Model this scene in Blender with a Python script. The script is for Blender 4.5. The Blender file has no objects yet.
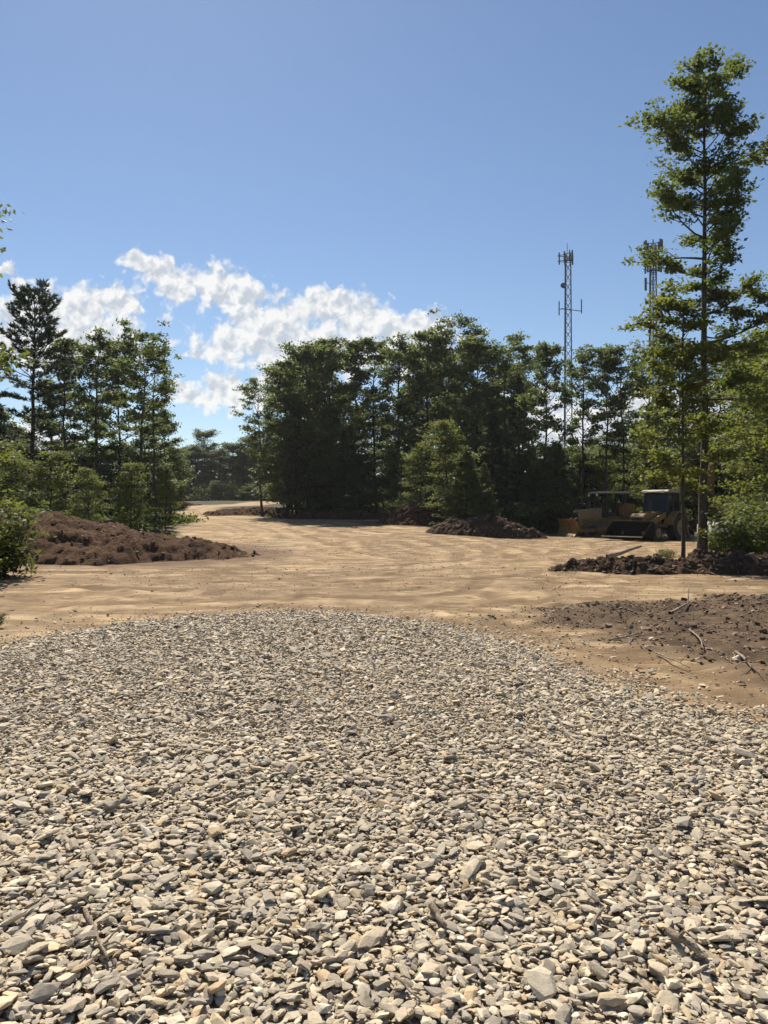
import bpy, bmesh, math, random
import numpy as np
from mathutils import Vector, Matrix

scene = bpy.context.scene
COL = scene.collection
R = math.radians

# ------------------------------------------------------------------ camera, world, sun, exposure
F = 780.0                      # focal length in pixels of the photograph
EYE = 1.6
CX, HY = 384.0, 510.0          # vanishing point straight ahead
SUN_EL, SUN_AZ = R(47), R(-17)  # azimuth from +Y, negative = left

cam_d = bpy.data.cameras.new('camera')
cam_d.sensor_fit = 'VERTICAL'
cam_d.sensor_height = 36.0
cam_d.lens = 36.0 * F / 1024.0
cam_d.clip_start = 0.05
cam_d.clip_end = 6000
cam = bpy.data.objects.new('camera', cam_d)
cam.location = (0, 0, EYE)
cam.rotation_euler = (R(90) - math.atan((512 - HY) / F), 0, 0)
COL.objects.link(cam)
scene.camera = cam

vs = scene.view_settings
vs.view_transform = 'Standard'
vs.look = 'None'
vs.exposure = 0.68
vs.gamma = 1.0
vs.use_curve_mapping = False
scene.cycles.max_bounces = 8
scene.cycles.transmission_bounces = 6
scene.cycles.caustics_reflective = False
scene.cycles.caustics_refractive = False

SKY_STRENGTH = 0.064
CLOUD_LEVEL = 0.60
# cumulus puffs: direction of each puff as (u, v) = (x/y, z/y) and its radii, written in thousandths
PUFFS = []
for px, py, rx, ry in [
    (138, 261, 20, 7), (158, 272, 22, 11), (180, 284, 30, 17), (212, 287, 34, 18), (240, 297, 26, 17),
    (235, 342, 34, 14), (268, 340, 34, 22), (290, 318, 24, 21), (327, 305, 24, 17), (350, 316, 28, 18),
    (372, 318, 20, 14), (305, 348, 70, 30), (395, 325, 30, 13), (422, 324, 22, 11), (400, 350, 60, 22), (255, 318, 26, 14),
    (183, 393, 22, 10), (206, 398, 22, 9), (232, 390, 28, 17), (270, 392, 30, 16),
    (196, 352, 9, 4), (6, 270, 9, 6), (17, 283, 8, 6), (28, 296, 10, 6), (60, 312, 44, 22), (95, 303, 34, 16), (122, 307, 20, 10),
    (30, 335, 60, 30), (90, 340, 55, 28), (112, 288, 6, 3), (545, 418, 34, 24), (600, 430, 46, 24), (640, 415, 40, 22),
    (520, 440, 60, 22), (700, 420, 60, 22), (40, 440, 30, 20), (-60, 330, 60, 34), (820, 410, 70, 30)]:
    PUFFS.append(((px - CX) / F, (HY - py) / F, rx / F, ry / F))


def build_world():
    w = bpy.data.worlds.new('World')
    scene.world = w
    w.use_nodes = True
    nt = w.node_tree
    N, L = nt.nodes, nt.links
    N.clear()
    out = N.new('ShaderNodeOutputWorld')
    sky = N.new('ShaderNodeTexSky')
    sky.sky_type = 'NISHITA'
    sky.sun_disc = False
    sky.sun_elevation = SUN_EL
    sky.sun_rotation = SUN_AZ
    sky.air_density = 1.0
    sky.dust_density = 0.12
    sky.ozone_density = 3.6
    bg = N.new('ShaderNodeBackground')
    bg.inputs[1].default_value = SKY_STRENGTH
    L.new(sky.outputs[0], bg.inputs[0])

    def val(x, sock):
        if isinstance(x, (int, float)):
            sock.default_value = x
        else:
            L.new(x, sock)

    def M(op, a, b=0.0, c=0.0, clamp=False):
        n = N.new('ShaderNodeMath')
        n.operation = op
        n.use_clamp = clamp
        val(a, n.inputs[0]); val(b, n.inputs[1]); val(c, n.inputs[2])
        return n.outputs[0]

    tc = N.new('ShaderNodeTexCoord')
    sp = N.new('ShaderNodeSeparateXYZ')
    L.new(tc.outputs['Generated'], sp.inputs[0])
    ysafe = M('MAXIMUM', sp.outputs[1], 0.02)
    u0 = M('DIVIDE', sp.outputs[0], ysafe)
    v0 = M('DIVIDE', sp.outputs[2], ysafe)

    def noise(u, v, scale, detail, rough, seed, dist=0.0):
        cb = N.new('ShaderNodeCombineXYZ')
        val(v, cb.inputs[1])
        val(M('ADD', u, seed * 3.7), cb.inputs[0])
        n = N.new('ShaderNodeTexNoise')
        n.noise_dimensions = '2D'
        n.inputs['Scale'].default_value = scale
        n.inputs['Detail'].default_value = detail
        n.inputs['Roughness'].default_value = rough
        n.inputs['Distortion'].default_value = dist
        L.new(cb.outputs[0], n.inputs['Vector'])
        return n.outputs['Fac']

    # domain warp so that the puffs lose their round outline
    wu = M('MULTIPLY_ADD', M('SUBTRACT', noise(u0, v0, 28, 5, .6, 3.1), .5), 0.048, u0)
    wv = M('MULTIPLY_ADD', M('SUBTRACT', noise(u0, v0, 28, 5, .6, 7.7), .5), 0.042, v0)

    def density(uu, vv):
        d = None
        for cu, cv, ru, rv in PUFFS:
            a = M('MULTIPLY', M('SUBTRACT', uu, cu), 1 / ru)
            b = M('MULTIPLY', M('SUBTRACT', vv, cv), 1 / rv)
            q = M('SUBTRACT', 1.0, M('SQRT', M('ADD', M('MULTIPLY', a, a), M('MULTIPLY', b, b))))
            d = q if d is None else M('SMOOTH_MAX', d, q, 0.25)
        return M('MAXIMUM', d, -1.5)
    d = density(wu, wv)
    n1 = noise(u0, v0, 40, 7, .56, 1.3, .5)
    n2 = noise(M('ADD', u0, -0.006), M('ADD', v0, 0.012), 40, 7, .56, 1.3, .5)
    dd = M('MULTIPLY_ADD', M('SUBTRACT', n1, .5), 1.2, M('ADD', d, .72))
    dd = M('MULTIPLY_ADD', M('SUBTRACT', noise(u0, v0, 160, 4, .6, 5.3), .5), .26, dd)
    al = N.new('ShaderNodeMapRange')
    al.interpolation_type = 'SMOOTHSTEP'
    L.new(dd, al.inputs[0])
    al.inputs[1].default_value = -.04
    al.inputs[2].default_value = .80
    front = M('GREATER_THAN', sp.outputs[1], 0.05)
    alpha = M('MULTIPLY', al.outputs[0], M('MULTIPLY', front, .97))
    # light comes down on the puffs: sunlit shoulders, grey-blue undersides
    def billow(du, dv, scale, seed):
        cbv = N.new('ShaderNodeCombineXYZ')
        L.new(M('MULTIPLY_ADD', M('SUBTRACT', noise(u0, v0, 60, 3, .6, seed), .5), .016, M('ADD', u0, du)), cbv.inputs[0])
        L.new(M('MULTIPLY_ADD', M('SUBTRACT', noise(u0, v0, 60, 3, .6, seed + 2), .5), .016, M('ADD', v0, dv)), cbv.inputs[1])
        vo = N.new('ShaderNodeTexVoronoi')
        vo.voronoi_dimensions = '2D'
        vo.feature = 'SMOOTH_F1'
        vo.inputs['Scale'].default_value = scale
        vo.inputs['Smoothness'].default_value = .35
        vo.inputs['Detail'].default_value = 2.0
        vo.inputs['Roughness'].default_value = .55
        L.new(cbv.outputs[0], vo.inputs['Vector'])
        return vo.outputs['Distance']
    b1 = billow(0, 0, 34, 9.1)
    b2 = billow(-.004, .009, 34, 9.1)
    dd = M('MULTIPLY_ADD', M('SUBTRACT', .50, b1), .95, dd)
    L.new(dd, al.inputs[0])
    blit = M('MULTIPLY', M('SUBTRACT', b2, b1), .9)
    lit = M('MULTIPLY_ADD', M('SUBTRACT', n1, n2), 1.7, .62, True)
    core = M('MULTIPLY', M('MAXIMUM', dd, 0.0), -.16)
    lit = M('ADD', M('ADD', lit, blit), core, 0, True)
    ramp = N.new('ShaderNodeValToRGB')
    L.new(lit, ramp.inputs[0])
    ramp.color_ramp.elements[0].position = .1
    ramp.color_ramp.elements[0].color = (.58, .64, .72, 1)
    ramp.color_ramp.elements[1].position = .75
    ramp.color_ramp.elements[1].color = (.98, .98, .97, 1)
    cb = N.new('ShaderNodeBackground')
    L.new(ramp.outputs[0], cb.inputs[0])
    cb.inputs[1].default_value = CLOUD_LEVEL
    mix = N.new('ShaderNodeMixShader')
    L.new(alpha, mix.inputs[0])
    L.new(bg.outputs[0], mix.inputs[1])
    L.new(cb.outputs[0], mix.inputs[2])
    L.new(mix.outputs[0], out.inputs[0])
    w.cycles.sampling_method = 'MANUAL'
    w.cycles.sample_map_resolution = 512


build_world()

sun_d = bpy.data.lights.new('sun', 'SUN')
sun_d.energy = 5.0
sun_d.angle = R(0.5)
sun_d.color = (1.0, .91, .77)
sun = bpy.data.objects.new('sun', sun_d)
sdir = Vector((math.sin(SUN_AZ) * math.cos(SUN_EL), math.cos(SUN_AZ) * math.cos(SUN_EL), math.sin(SUN_EL)))
sun.rotation_euler = sdir.to_track_quat('Z', 'Y').to_euler()
sun.location = sdir * 200
COL.objects.link(sun)


# ------------------------------------------------------------------ numpy helpers
def _h(ix, iy, s):
    n = (ix * 374761393 + iy * 668265263 + s * 974634777) & 0xFFFFFFFF
    n = ((n ^ (n >> 13)) * 1274126177) & 0xFFFFFFFF
    return ((n ^ (n >> 16)) & 0xFFFFFF) / float(0xFFFFFF)


def vnoise(x, y, s=0):
    ix = np.floor(x).astype(np.int64); iy = np.floor(y).astype(np.int64)
    fx = x - ix; fy = y - iy
    fx = fx * fx * (3 - 2 * fx); fy = fy * fy * (3 - 2 * fy)
    a = _h(ix, iy, s); b = _h(ix + 1, iy, s); c = _h(ix, iy + 1, s); d = _h(ix + 1, iy + 1, s)
    return (a * (1 - fx) + b * fx) * (1 - fy) + (c * (1 - fx) + d * fx) * fy


def fbm(x, y, f=1.0, o=4, s=0, g=.5):
    t = np.zeros_like(x, dtype=float); a = 1.0; n = 0.0
    for k in range(o):
        t += a * (vnoise(x * f, y * f, s + k * 17) - .5)
        n += a * .5; a *= g; f *= 2.03
    return t / n


def sst(a, b, x):
    t = np.clip((x - a) / (b - a), 0, 1)
    return t * t * (3 - 2 * t)


def seg_dist(x, y, pts):
    best = np.full(np.shape(x), 1e9)
    for (ax, ay), (bx, by) in zip(pts[:-1], pts[1:]):
        dx, dy = bx - ax, by - ay
        t = np.clip(((x - ax) * dx + (y - ay) * dy) / (dx * dx + dy * dy + 1e-12), 0, 1)
        best = np.minimum(best, np.hypot(x - ax - t * dx, y - ay - t * dy))
    return best


def poly_sd(x, y, poly):
    """Signed distance to a polygon, positive inside."""
    d = seg_dist(x, y, list(poly) + [poly[0]])
    ins = np.zeros(np.shape(x), bool)
    n = len(poly)
    for i in range(n):
        ax, ay = poly[i]; bx, by = poly[(i + 1) % n]
        if ay == by:
            continue
        c = ((ay > y) != (by > y)) & (x < (bx - ax) * (y - ay) / (by - ay) + ax)
        ins ^= c
    return np.where(ins, d, -d)


def smooth_path(pts, n=10):
    P = [np.array(p, float) for p in pts]
    P = [2 * P[0] - P[1]] + P + [2 * P[-1] - P[-2]]
    o = []
    for i in range(1, len(P) - 2):
        for k in range(n):
            t = k / n
            o.append(.5 * ((2 * P[i]) + (-P[i - 1] + P[i + 1]) * t + (2 * P[i - 1] - 5 * P[i] + 4 * P[i + 1] - P[i + 2]) * t * t
                           + (-P[i - 1] + 3 * P[i] - 3 * P[i + 1] + P[i + 2]) * t ** 3))
    o.append(P[-2])
    return [tuple(q) for q in o]


# ------------------------------------------------------------------ the lie of the land
GRAVEL = smooth_path([(-5.2, -3), (-5.0, 4), (-4.9, 7.2), (-4.25, 9.2), (-3.6, 10.8), (-2.4, 11.75), (-.9, 12.0), (.45, 11.0), (1.4, 9.4),
                      (1.8, 7.8), (2.15, 6.45), (2.8, 5.5), (4.2, 4.2), (6, 2.2), (7, -3)], 6)
DARK = smooth_path([(2.1, 11.9), (3.0, 12.9), (4.6, 13.6), (6.6, 14.3), (9, 14.6), (15, 14.0), (16, 8), (12, 4), (8, 4.6), (4.8, 6.3), (3.6, 7.6),
                    (2.9, 9.0), (2.3, 10.5)], 5)
RED = [(-18, 21.4), (-5, 21.8), (-3.4, 25), (-4.0, 31), (-7, 36), (-18, 36)]
CLEAR = smooth_path([(-13, -60), (-13, 21), (-11.5, 30), (-11.5, 40), (-13.0, 54), (-19.5, 68), (-22.0, 80), (-20.5, 96), (-14, 117), (-4, 122), (-4, 113), (-11, 104), (-15.5, 92),
                     (-17.2, 80), (-14.6, 70), (-8.6, 63), (0, 60), (5.0, 52), (9.0, 48), (22, 47), (24, 36), (17, 27), (14, 21), (22, 14), (24, -60)], 4)
TRACKS = [smooth_path(p, 8) for p in (
    [(-14, 17.2), (-8, 17.0), (-3, 16.4), (2, 17.2), (5, 20), (9, 30), (11, 38)],
    [(-14, 19.8), (-7, 19.0), (-1, 18.6), (4, 16.6), (9, 15.8), (18, 16.0)],
    [(-10, 13.2), (-5.5, 14.0), (-2, 15.2), (1.2, 18), (1.0, 26), (-3, 40), (-8, 54), (-15.5, 66), (-19.6, 78), (-18, 94), (-10, 113)],
    [(-14, 15.2), (-7.5, 15.4), (-3.2, 14.0), (-.5, 13.2), (1.4, 12.0), (2.5, 9.4), (3.6, 7.3), (7, 4.5)],
    [(-12, 21.0), (-4, 20.6), (1, 22), (3.5, 27), (3, 36), (-1, 48), (-6, 58)],
    [(2.0, 13.0), (4.2, 16.2), (6, 22), (8, 32), (12, 39)],
    [(-2, 30), (3, 33), (9, 36.5), (18, 37.5)],
    [(-9, 22), (-6.5, 18.2), (-3.4, 14.6), (-.2, 13.4), (2.2, 14.6), (3.2, 18)],
    [(-11, 18.5), (-7, 15.6), (-4.6, 13.2), (-3.0, 13.2), (-2.4, 15.5), (-3.6, 20)],
    [(-5, 26), (-1.5, 20), (.8, 15), (2.0, 12.3), (3.0, 9.6), (4.2, 7.4)],
    [(0, 36), (1.0, 28), (2.5, 22), (5, 18.2), (9, 16.6), (18, 16.8)],
    [(-9, 16), (-5, 17.5), (-1, 20), (3, 24), (5, 30), (4, 38)],
    [(-1.5, 44), (2.5, 40), (7, 38.4), (13, 38.6)],
)]


def masks(x, y):
    wob = fbm(x, y, .9, 4, 5) * .35
    gsd = poly_sd(x, y, GRAVEL)
    g = sst(-.25, .2, gsd + wob * .8)
    dk = sst(-.7, .7, poly_sd(x, y, DARK) + fbm(x, y, 1.3, 4, 9) * .9)
    rd = sst(-1.2, .8, poly_sd(x, y, RED) + fbm(x, y, .6, 4, 21) * 1.0)
    for mx, my, mr in ((3.0, 51.5, 4.2), (5.7, 42.6, 3.6), (-12, 70.5, 4.4), (9.6, 20.6, 1.6), (6.4, 20.6, 1.4), (12.5, 20.4, 1.6), (.5, 53.5, 3), (8.5, 46.5, 3)):
        rd = np.maximum(rd, .9 * sst(1.25, .6, np.hypot(x - mx, (y - my) * 1.3) / mr + .5 * fbm(x, y, .7, 4, 25)))
    ff = sst(-.8, 1.2, -poly_sd(x, y, CLEAR) + fbm(x, y, .35, 4, 12) * 1.4)
    return g, np.clip(dk, 0, 1) * (1 - g), rd * (1 - ff), ff, gsd


def height(x, y, fine=True):
    x = np.asarray(x, float); y = np.asarray(y, float)
    hold = sst(3, 8, x) * (1 - sst(44, 58, y))
    z = (.95 * sst(28, 64, y) + 1.0 * sst(61, 84, y) + 1.1 * sst(80, 125, y) + 7.0 * sst(119, 215, y)) * (1 - .9 * hold)
    z = z + .10 * fbm(x, y, .12, 3, 2) * sst(10, 30, y)
    if not fine:
        return z
    g, dk, rd, ff, gsd = masks(x, y)
    z = z + .07 * sst(-.2, .8, gsd)
    d_ = np.hypot(x, y)
    near = 1 - sst(60, 110, d_)
    bare = (1 - g) * (1 - ff)
    # churned dirt: drawn-out streaks along the direction machines drive
    z = z + near * bare * (.010 * fbm(x * .4 + y * .2, y * 1.7, 1.1, 6, 31, .68) - .010 * np.abs(fbm(x * .8, y, 1.6, 5, 44, .62)))
    z = z + dk * (.10 * fbm(x, y, 1.7, 5, 61, .6) + .03)
    z = z + ff * .12 * fbm(x, y, .8, 4, 71)
    for i, p in enumerate(TRACKS):
        bb = np.array(p)
        sel = (x > bb[:, 0].min() - 2) & (x < bb[:, 0].max() + 2) & (y > bb[:, 1].min() - 2) & (y < bb[:, 1].max() + 2)
        if not sel.any():
            continue
        dist = seg_dist(x[sel], y[sel], p)
        off = .85 + .12 * fbm(x[sel], y[sel], .25, 2, 80 + i)
        k = sst(.24, .16, np.abs(dist - off))
        sh = np.exp(-((dist - off - .36) / .13) ** 2) + .7 * np.exp(-((dist - off + .36) / .13) ** 2)
        amp = .014 + .010 * fbm(x[sel], y[sel], .35, 2, 90 + i)
        tread = 1 + .2 * np.sin((x[sel] * .8 + y[sel]) * 14.0 + 3 * fbm(x[sel], y[sel], .8, 2, 3))
        z[sel] += (bare[sel] * near[sel]) * amp * (-k * tread + .75 * sh)
    return z


def ground_z(x, y):
    return float(height(np.array([x]), np.array([y]))[0])


def at(px, D):
    return (px - CX) / F * D


# ------------------------------------------------------------------ object helpers
def tag(o, label=None, cat=None, group=None, kind=None):
    if label: o['label'] = label
    if cat: o['category'] = cat
    if group: o['group'] = group
    if kind: o['kind'] = kind
    return o


def empty(name, loc, rz=0.0, label=None, cat=None, group=None):
    o = bpy.data.objects.new(name, None)
    o.empty_display_size = .3
    COL.objects.link(o)
    o.location = loc
    o.rotation_euler = (0, 0, rz)
    return tag(o, label, cat, group)


def link(name, me, mat=None, parent=None):
    o = bpy.data.objects.new(name, me)
    COL.objects.link(o)
    if mat is not None and not me.materials:
        me.materials.append(mat)
    if parent: o.parent = parent
    return o


def np_mesh(name, V, Fc, nside, attrs=None, smooth=False):
    """V (n,3), Fc (m,nside) -> mesh; attrs: name -> (type, per-vertex array)"""
    me = bpy.data.meshes.new(name)
    m = len(Fc)
    me.vertices.add(len(V))
    me.vertices.foreach_set('co', np.ascontiguousarray(V, np.float32).ravel())
    me.loops.add(m * nside)
    me.loops.foreach_set('vertex_index', np.ascontiguousarray(Fc, np.int32).ravel())
    me.polygons.add(m)
    me.polygons.foreach_set('loop_start', np.arange(0, m * nside, nside, dtype=np.int32))
    try:
        me.polygons.foreach_set('loop_total', np.full(m, nside, np.int32))
    except Exception:
        pass
    me.polygons.foreach_set('use_smooth', np.full(m, smooth, bool))
    for k, (ty, a) in (attrs or {}).items():
        at_ = me.attributes.new(k, ty, 'POINT')
        if ty == 'FLOAT_COLOR':
            c = np.ones((len(V), 4), np.float32); c[:, :a.shape[1]] = a
            at_.data.foreach_set('color', c.ravel())
        else:
            at_.data.foreach_set('value', np.ascontiguousarray(a, np.float32).ravel())
    me.update(calc_edges=True)
    me.validate()
    return me


# ------------------------------------------------------------------ materials
class NT:
    def __init__(s, name):
        s.m = bpy.data.materials.new(name)
        s.m.use_nodes = True
        s.t = s.m.node_tree
        s.N, s.L = s.t.nodes, s.t.links
        s.N.clear()
        s.out = s.N.new('ShaderNodeOutputMaterial')

    def n(s, ty, **k):
        o = s.N.new(ty)
        for a, b in k.items():
            setattr(o, a, b)
        return o

    def put(s, x, sock):
        if isinstance(x, bpy.types.NodeSocket): s.L.new(x, sock)
        else: sock.default_value = x

    def math(s, op, a, b=0.0, c=0.0, clamp=False):
        n = s.n('ShaderNodeMath', operation=op, use_clamp=clamp)
        s.put(a, n.inputs[0]); s.put(b, n.inputs[1]); s.put(c, n.inputs[2])
        return n.outputs[0]

    def mix(s, f, a, b, blend='MIX'):
        n = s.n('ShaderNodeMix', data_type='RGBA', blend_type=blend)
        s.put(f, n.inputs[0])
        for v, i in ((a, 6), (b, 7)):
            if isinstance(v, tuple): v = (*v[:3], 1)
            s.put(v, n.inputs[i])
        return n.outputs[2]

    def pos(s):
        return s.n('ShaderNodeNewGeometry').outputs['Position']

    def objco(s):
        return s.n('ShaderNodeTexCoord').outputs['Object']

    def noise(s, vec, scale, detail=4, rough=.55, dist=0.0):
        n = s.n('ShaderNodeTexNoise')
        n.inputs['Scale'].default_value = scale
        n.inputs['Detail'].default_value = detail
        n.inputs['Roughness'].default_value = rough
        n.inputs['Distortion'].default_value = dist
        if vec is not None: s.L.new(vec, n.inputs['Vector'])
        return n.outputs['Fac']

    def mapping(s, vec, scale, rot=(0, 0, 0)):
        n = s.n('ShaderNodeMapping')
        n.inputs['Scale'].default_value = scale
        n.inputs['Rotation'].default_value = rot
        s.L.new(vec, n.inputs['Vector'])
        return n.outputs[0]

    def ramp(s, f, stops):
        n = s.n('ShaderNodeValToRGB')
        s.L.new(f, n.inputs[0])
        e = n.color_ramp.elements
        while len(e) < len(stops): e.new(.5)
        for q, (p, c) in zip(e, stops):
            q.position = p
            q.color = (c, c, c, 1) if isinstance(c, (int, float)) else (*c, 1)
        return n.outputs[0]

    def attr(s, name):
        n = s.n('ShaderNodeAttribute', attribute_name=name)
        return n

    def bump(s, h, strength, dist):
        n = s.n('ShaderNodeBump')
        n.inputs['Strength'].default_value = strength
        n.inputs['Distance'].default_value = dist
        s.L.new(h, n.inputs['Height'])
        return n.outputs[0]

    def principled(s, col, rough=.8, metal=0.0, spec=.3, normal=None):
        p = s.n('ShaderNodeBsdfPrincipled')
        if isinstance(col, tuple): col = (*col[:3], 1)
        s.put(col, p.inputs['Base Color'])
        s.put(rough, p.inputs['Roughness'])
        p.inputs['Metallic'].default_value = metal
        p.inputs['Specular IOR Level'].default_value = spec
        if normal is not None: s.L.new(normal, p.inputs['Normal'])
        s.L.new(p.outputs[0], s.out.inputs[0])
        return p


def mat_ground():
    t = NT('ground_soil')
    p = t.pos()
    a = t.attr('soil').outputs['Color']
    sp = t.n('ShaderNodeSeparateColor'); t.L.new(a, sp.inputs[0])
    g, dk, ff = sp.outputs
    red = t.attr('red').outputs['Fac']
    trk = t.attr('track').outputs['Fac']
    big = t.noise(p, .35, 5, .6, .4)
    streak = t.noise(t.mapping(p, (.22, .8, 1), (0, 0, R(8))), 1.3, 8, .68, .5)
    fine = t.noise(p, 22, 6, .7)
    grit = t.noise(p, 90, 3, .7)
    c = t.mix(t.ramp(streak, [(.42, 0.), (.57, 1.)]), (.29, .195, .100), (.53, .375, .205))
    mid = t.noise(t.mapping(p, (1, .6, 1)), 1.7, 10, .72, .15)
    patch = t.noise(t.mapping(p, (1, .42, 1), (0, 0, R(-14))), .50, 7, .62, .25)
    c = t.mix(t.ramp(patch, [(.43, .75), (.52, 0.)]), c, (.26, .175, .095))
    scrape = t.noise(t.mapping(p, (.42, 1.5, 1), (0, 0, R(-5))), 1.5, 6, .66, .9)
    c = t.mix(t.ramp(scrape, [(.43, .95), (.48, 0.)]), c, (.205, .135, .074))
    c = t.mix(t.ramp(scrape, [(.53, 0.), (.58, .75)]), c, (.64, .48, .29))
    c = t.mix(t.ramp(mid, [(.41, .8), (.49, 0.)]), c, (.24, .155, .08))
    c = t.mix(t.ramp(mid, [(.52, 0.), (.66, .6)]), c, (.58, .42, .245))
    c = t.mix(t.ramp(big, [(.46, 0.), (.58, .45)]), c, (.36, .265, .165))
    c = t.mix(t.math('MULTIPLY', trk, .55), c, (.58, .43, .26))
    c = t.mix(t.math('MULTIPLY', t.attr('rut').outputs['Fac'], .95), c, (.20, .132, .072))
    c = t.mix(t.math('MULTIPLY', red, .85), c, t.mix(t.ramp(t.noise(p, 1.6, 5, .6), [(.35, 0.), (.65, 1.)]), (.085, .046, .028), (.20, .12, .07)))
    dsoil = t.mix(t.ramp(t.noise(p, 2.6, 6, .65), [(.35, 0.), (.66, 1.)]), (.055, .035, .021), (.175, .115, .068))
    c = t.mix(dk, c, dsoil)
    floor_ = t.mix(t.ramp(t.noise(p, 1.2, 6, .65), [(.35, 0.), (.7, 1.)]), (.045, .034, .02), (.085, .085, .035))
    c = t.mix(ff, c, floor_)
    bed = t.mix(t.ramp(fine, [(.3, 0.), (.7, 1.)]), (.27, .22, .155), (.54, .45, .33))
    c = t.mix(g, c, bed)
    c = t.mix(.5, c, t.ramp(fine, [(.25, .45), (.75, 1.)]), 'MULTIPLY')
    c = t.mix(.35, c, t.ramp(grit, [(.3, .5), (.65, 1.)]), 'MULTIPLY')
    h = t.math('ADD', t.math('MULTIPLY', fine, .6), t.math('MULTIPLY', grit, .25))
    h = t.math('MULTIPLY_ADD', mid, 1.6, t.math('MULTIPLY_ADD', scrape, 1.4, h))
    t.principled(c, .95, spec=.15, normal=t.bump(h, .5, .03))
    return t.m


def mat_stone(name, rough=.8):
    t = NT(name)
    p = t.pos()
    c = t.attr('tone').outputs['Color']
    f = t.noise(p, 55, 5, .7)
    f2 = t.noise(p, 260, 3, .7)
    c = t.mix(.6, c, t.ramp(f, [(.3, .55), (.65, 1.)]), 'MULTIPLY')
    c = t.mix(.4, c, t.ramp(f2, [(.3, .55), (.6, 1.)]), 'MULTIPLY')
    t.principled(c, rough, spec=.3, normal=t.bump(t.math('ADD', f, t.math('MULTIPLY', f2, .4)), .5, .006))
    return t.m


def mat_mound(name, lo, hi):
    t = NT(name)
    p = t.pos()
    n = t.noise(p, 1.9, 7, .68, .5)
    f = t.noise(p, 14, 5, .7)
    c = t.mix(t.ramp(n, [(.32, 0.), (.68, 1.)]), lo, hi)
    c = t.mix(.6, c, t.ramp(f, [(.28, .4), (.7, 1.)]), 'MULTIPLY')
    t.principled(c, .95, spec=.1, normal=t.bump(f, 1.0, .09))
    return t.m


def mat_leaf(name, lo, hi, trans=.42, tcol=(.16, .22, .03), vary=.3):
    t = NT(name)
    tint = t.attr('tint').outputs['Fac']
    c = t.mix(tint, lo, hi)
    rnd = t.n('ShaderNodeObjectInfo').outputs['Random']
    hs = t.n('ShaderNodeHueSaturation')
    t.put(t.math('MULTIPLY_ADD', rnd, .03, .485), hs.inputs['Hue'])
    t.put(t.math('MULTIPLY_ADD', rnd, vary, 1 - vary / 2), hs.inputs['Value'])
    t.L.new(c, hs.inputs['Color'])
    c = hs.outputs[0]
    d = t.n('ShaderNodeBsdfPrincipled')
    t.L.new(c, d.inputs['Base Color'])
    d.inputs['Roughness'].default_value = .6
    d.inputs['Specular IOR Level'].default_value = .3
    tr = t.n('ShaderNodeBsdfTranslucent')
    tc = t.mix(tint, tuple(q * .7 for q in tcol), tcol)
    t.L.new(tc, tr.inputs[0])
    m = t.n('ShaderNodeMixShader')
    m.inputs[0].default_value = trans
    t.L.new(d.outputs[0], m.inputs[1]); t.L.new(tr.outputs[0], m.inputs[2])
    t.L.new(m.outputs[0], t.out.inputs[0])
    return t.m


def mat_bark(name, lo, hi):
    t = NT(name)
    p = t.objco()
    n = t.noise(t.mapping(p, (6, 6, 1.1)), 2.2, 6, .7, .4)
    c = t.mix(t.ramp(n, [(.35, 0.), (.65, 1.)]), lo, hi)
    t.principled(c, .9, spec=.15, normal=t.bump(n, .8, .05))
    return t.m


def mat_paint(name, col, rough=.45, dirt=.5, metal=0.0, dirtcol=(.16, .115, .07), spec=.4):
    t = NT(name)
    p = t.objco()
    n = t.noise(p, 2.4, 6, .7, .3)
    f = t.noise(p, 24, 4, .7)
    k = t.math('MULTIPLY', t.ramp(t.math('MULTIPLY_ADD', f, .35, t.math('MULTIPLY', n, .8)), [(.42, 0.), (.72, 1.)]), dirt)
    c = t.mix(k, col, dirtcol)
    t.principled(c, t.math('MULTIPLY_ADD', k, .5, rough, True), metal, spec)
    return t.m


M_GROUND = mat_ground()
M_STONE = mat_stone('crushed_stone')
M_CLOD = mat_stone('soil_clod', .95)
M_MOUND = mat_mound('red_brown_soil', (.052, .026, .014), (.165, .088, .046))
M_MOUND2 = mat_mound('dark_topsoil', (.045, .028, .018), (.14, .09, .055))
M_BARK = mat_bark('grey_brown_bark', (.026, .022, .017), (.105, .088, .070))
M_BARKP = mat_bark('pine_bark', (.030, .020, .014), (.09, .062, .045))
M_WOOD = mat_bark('weathered_wood', (.16, .12, .085), (.42, .35, .26))
M_LEAF = mat_leaf('oak_leaves', (.038, .058, .022), (.100, .130, .046), .42, (.20, .26, .055))
M_LEAFN = mat_leaf('near_oak_leaves', (.035, .058, .016), (.105, .138, .040), .44, (.22, .28, .05))
M_LEAFB = mat_leaf('bright_maple_leaves', (.050, .076, .016), (.120, .150, .038), .46, (.24, .28, .04), .22)
M_NEEDLE = mat_leaf('pine_needles', (.024, .042, .022), (.066, .092, .046), .22, (.06, .09, .03))
M_SPRUCE = mat_leaf('young_spruce_needles', (.030, .052, .016), (.080, .110, .036), .32, (.14, .18, .04))
M_UNDER = mat_leaf('undergrowth_leaves', (.030, .050, .013), (.080, .110, .030), .42, (.16, .20, .03))


# ------------------------------------------------------------------ ground sheet
def spaced(knots):
    out = []
    for (a, b, s) in knots:
        out.append(np.linspace(a, b, max(2, int(round((b - a) / s)) + 1))[:-1])
    out.append(np.array([knots[-1][1]]))
    return np.concatenate(out)


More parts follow.
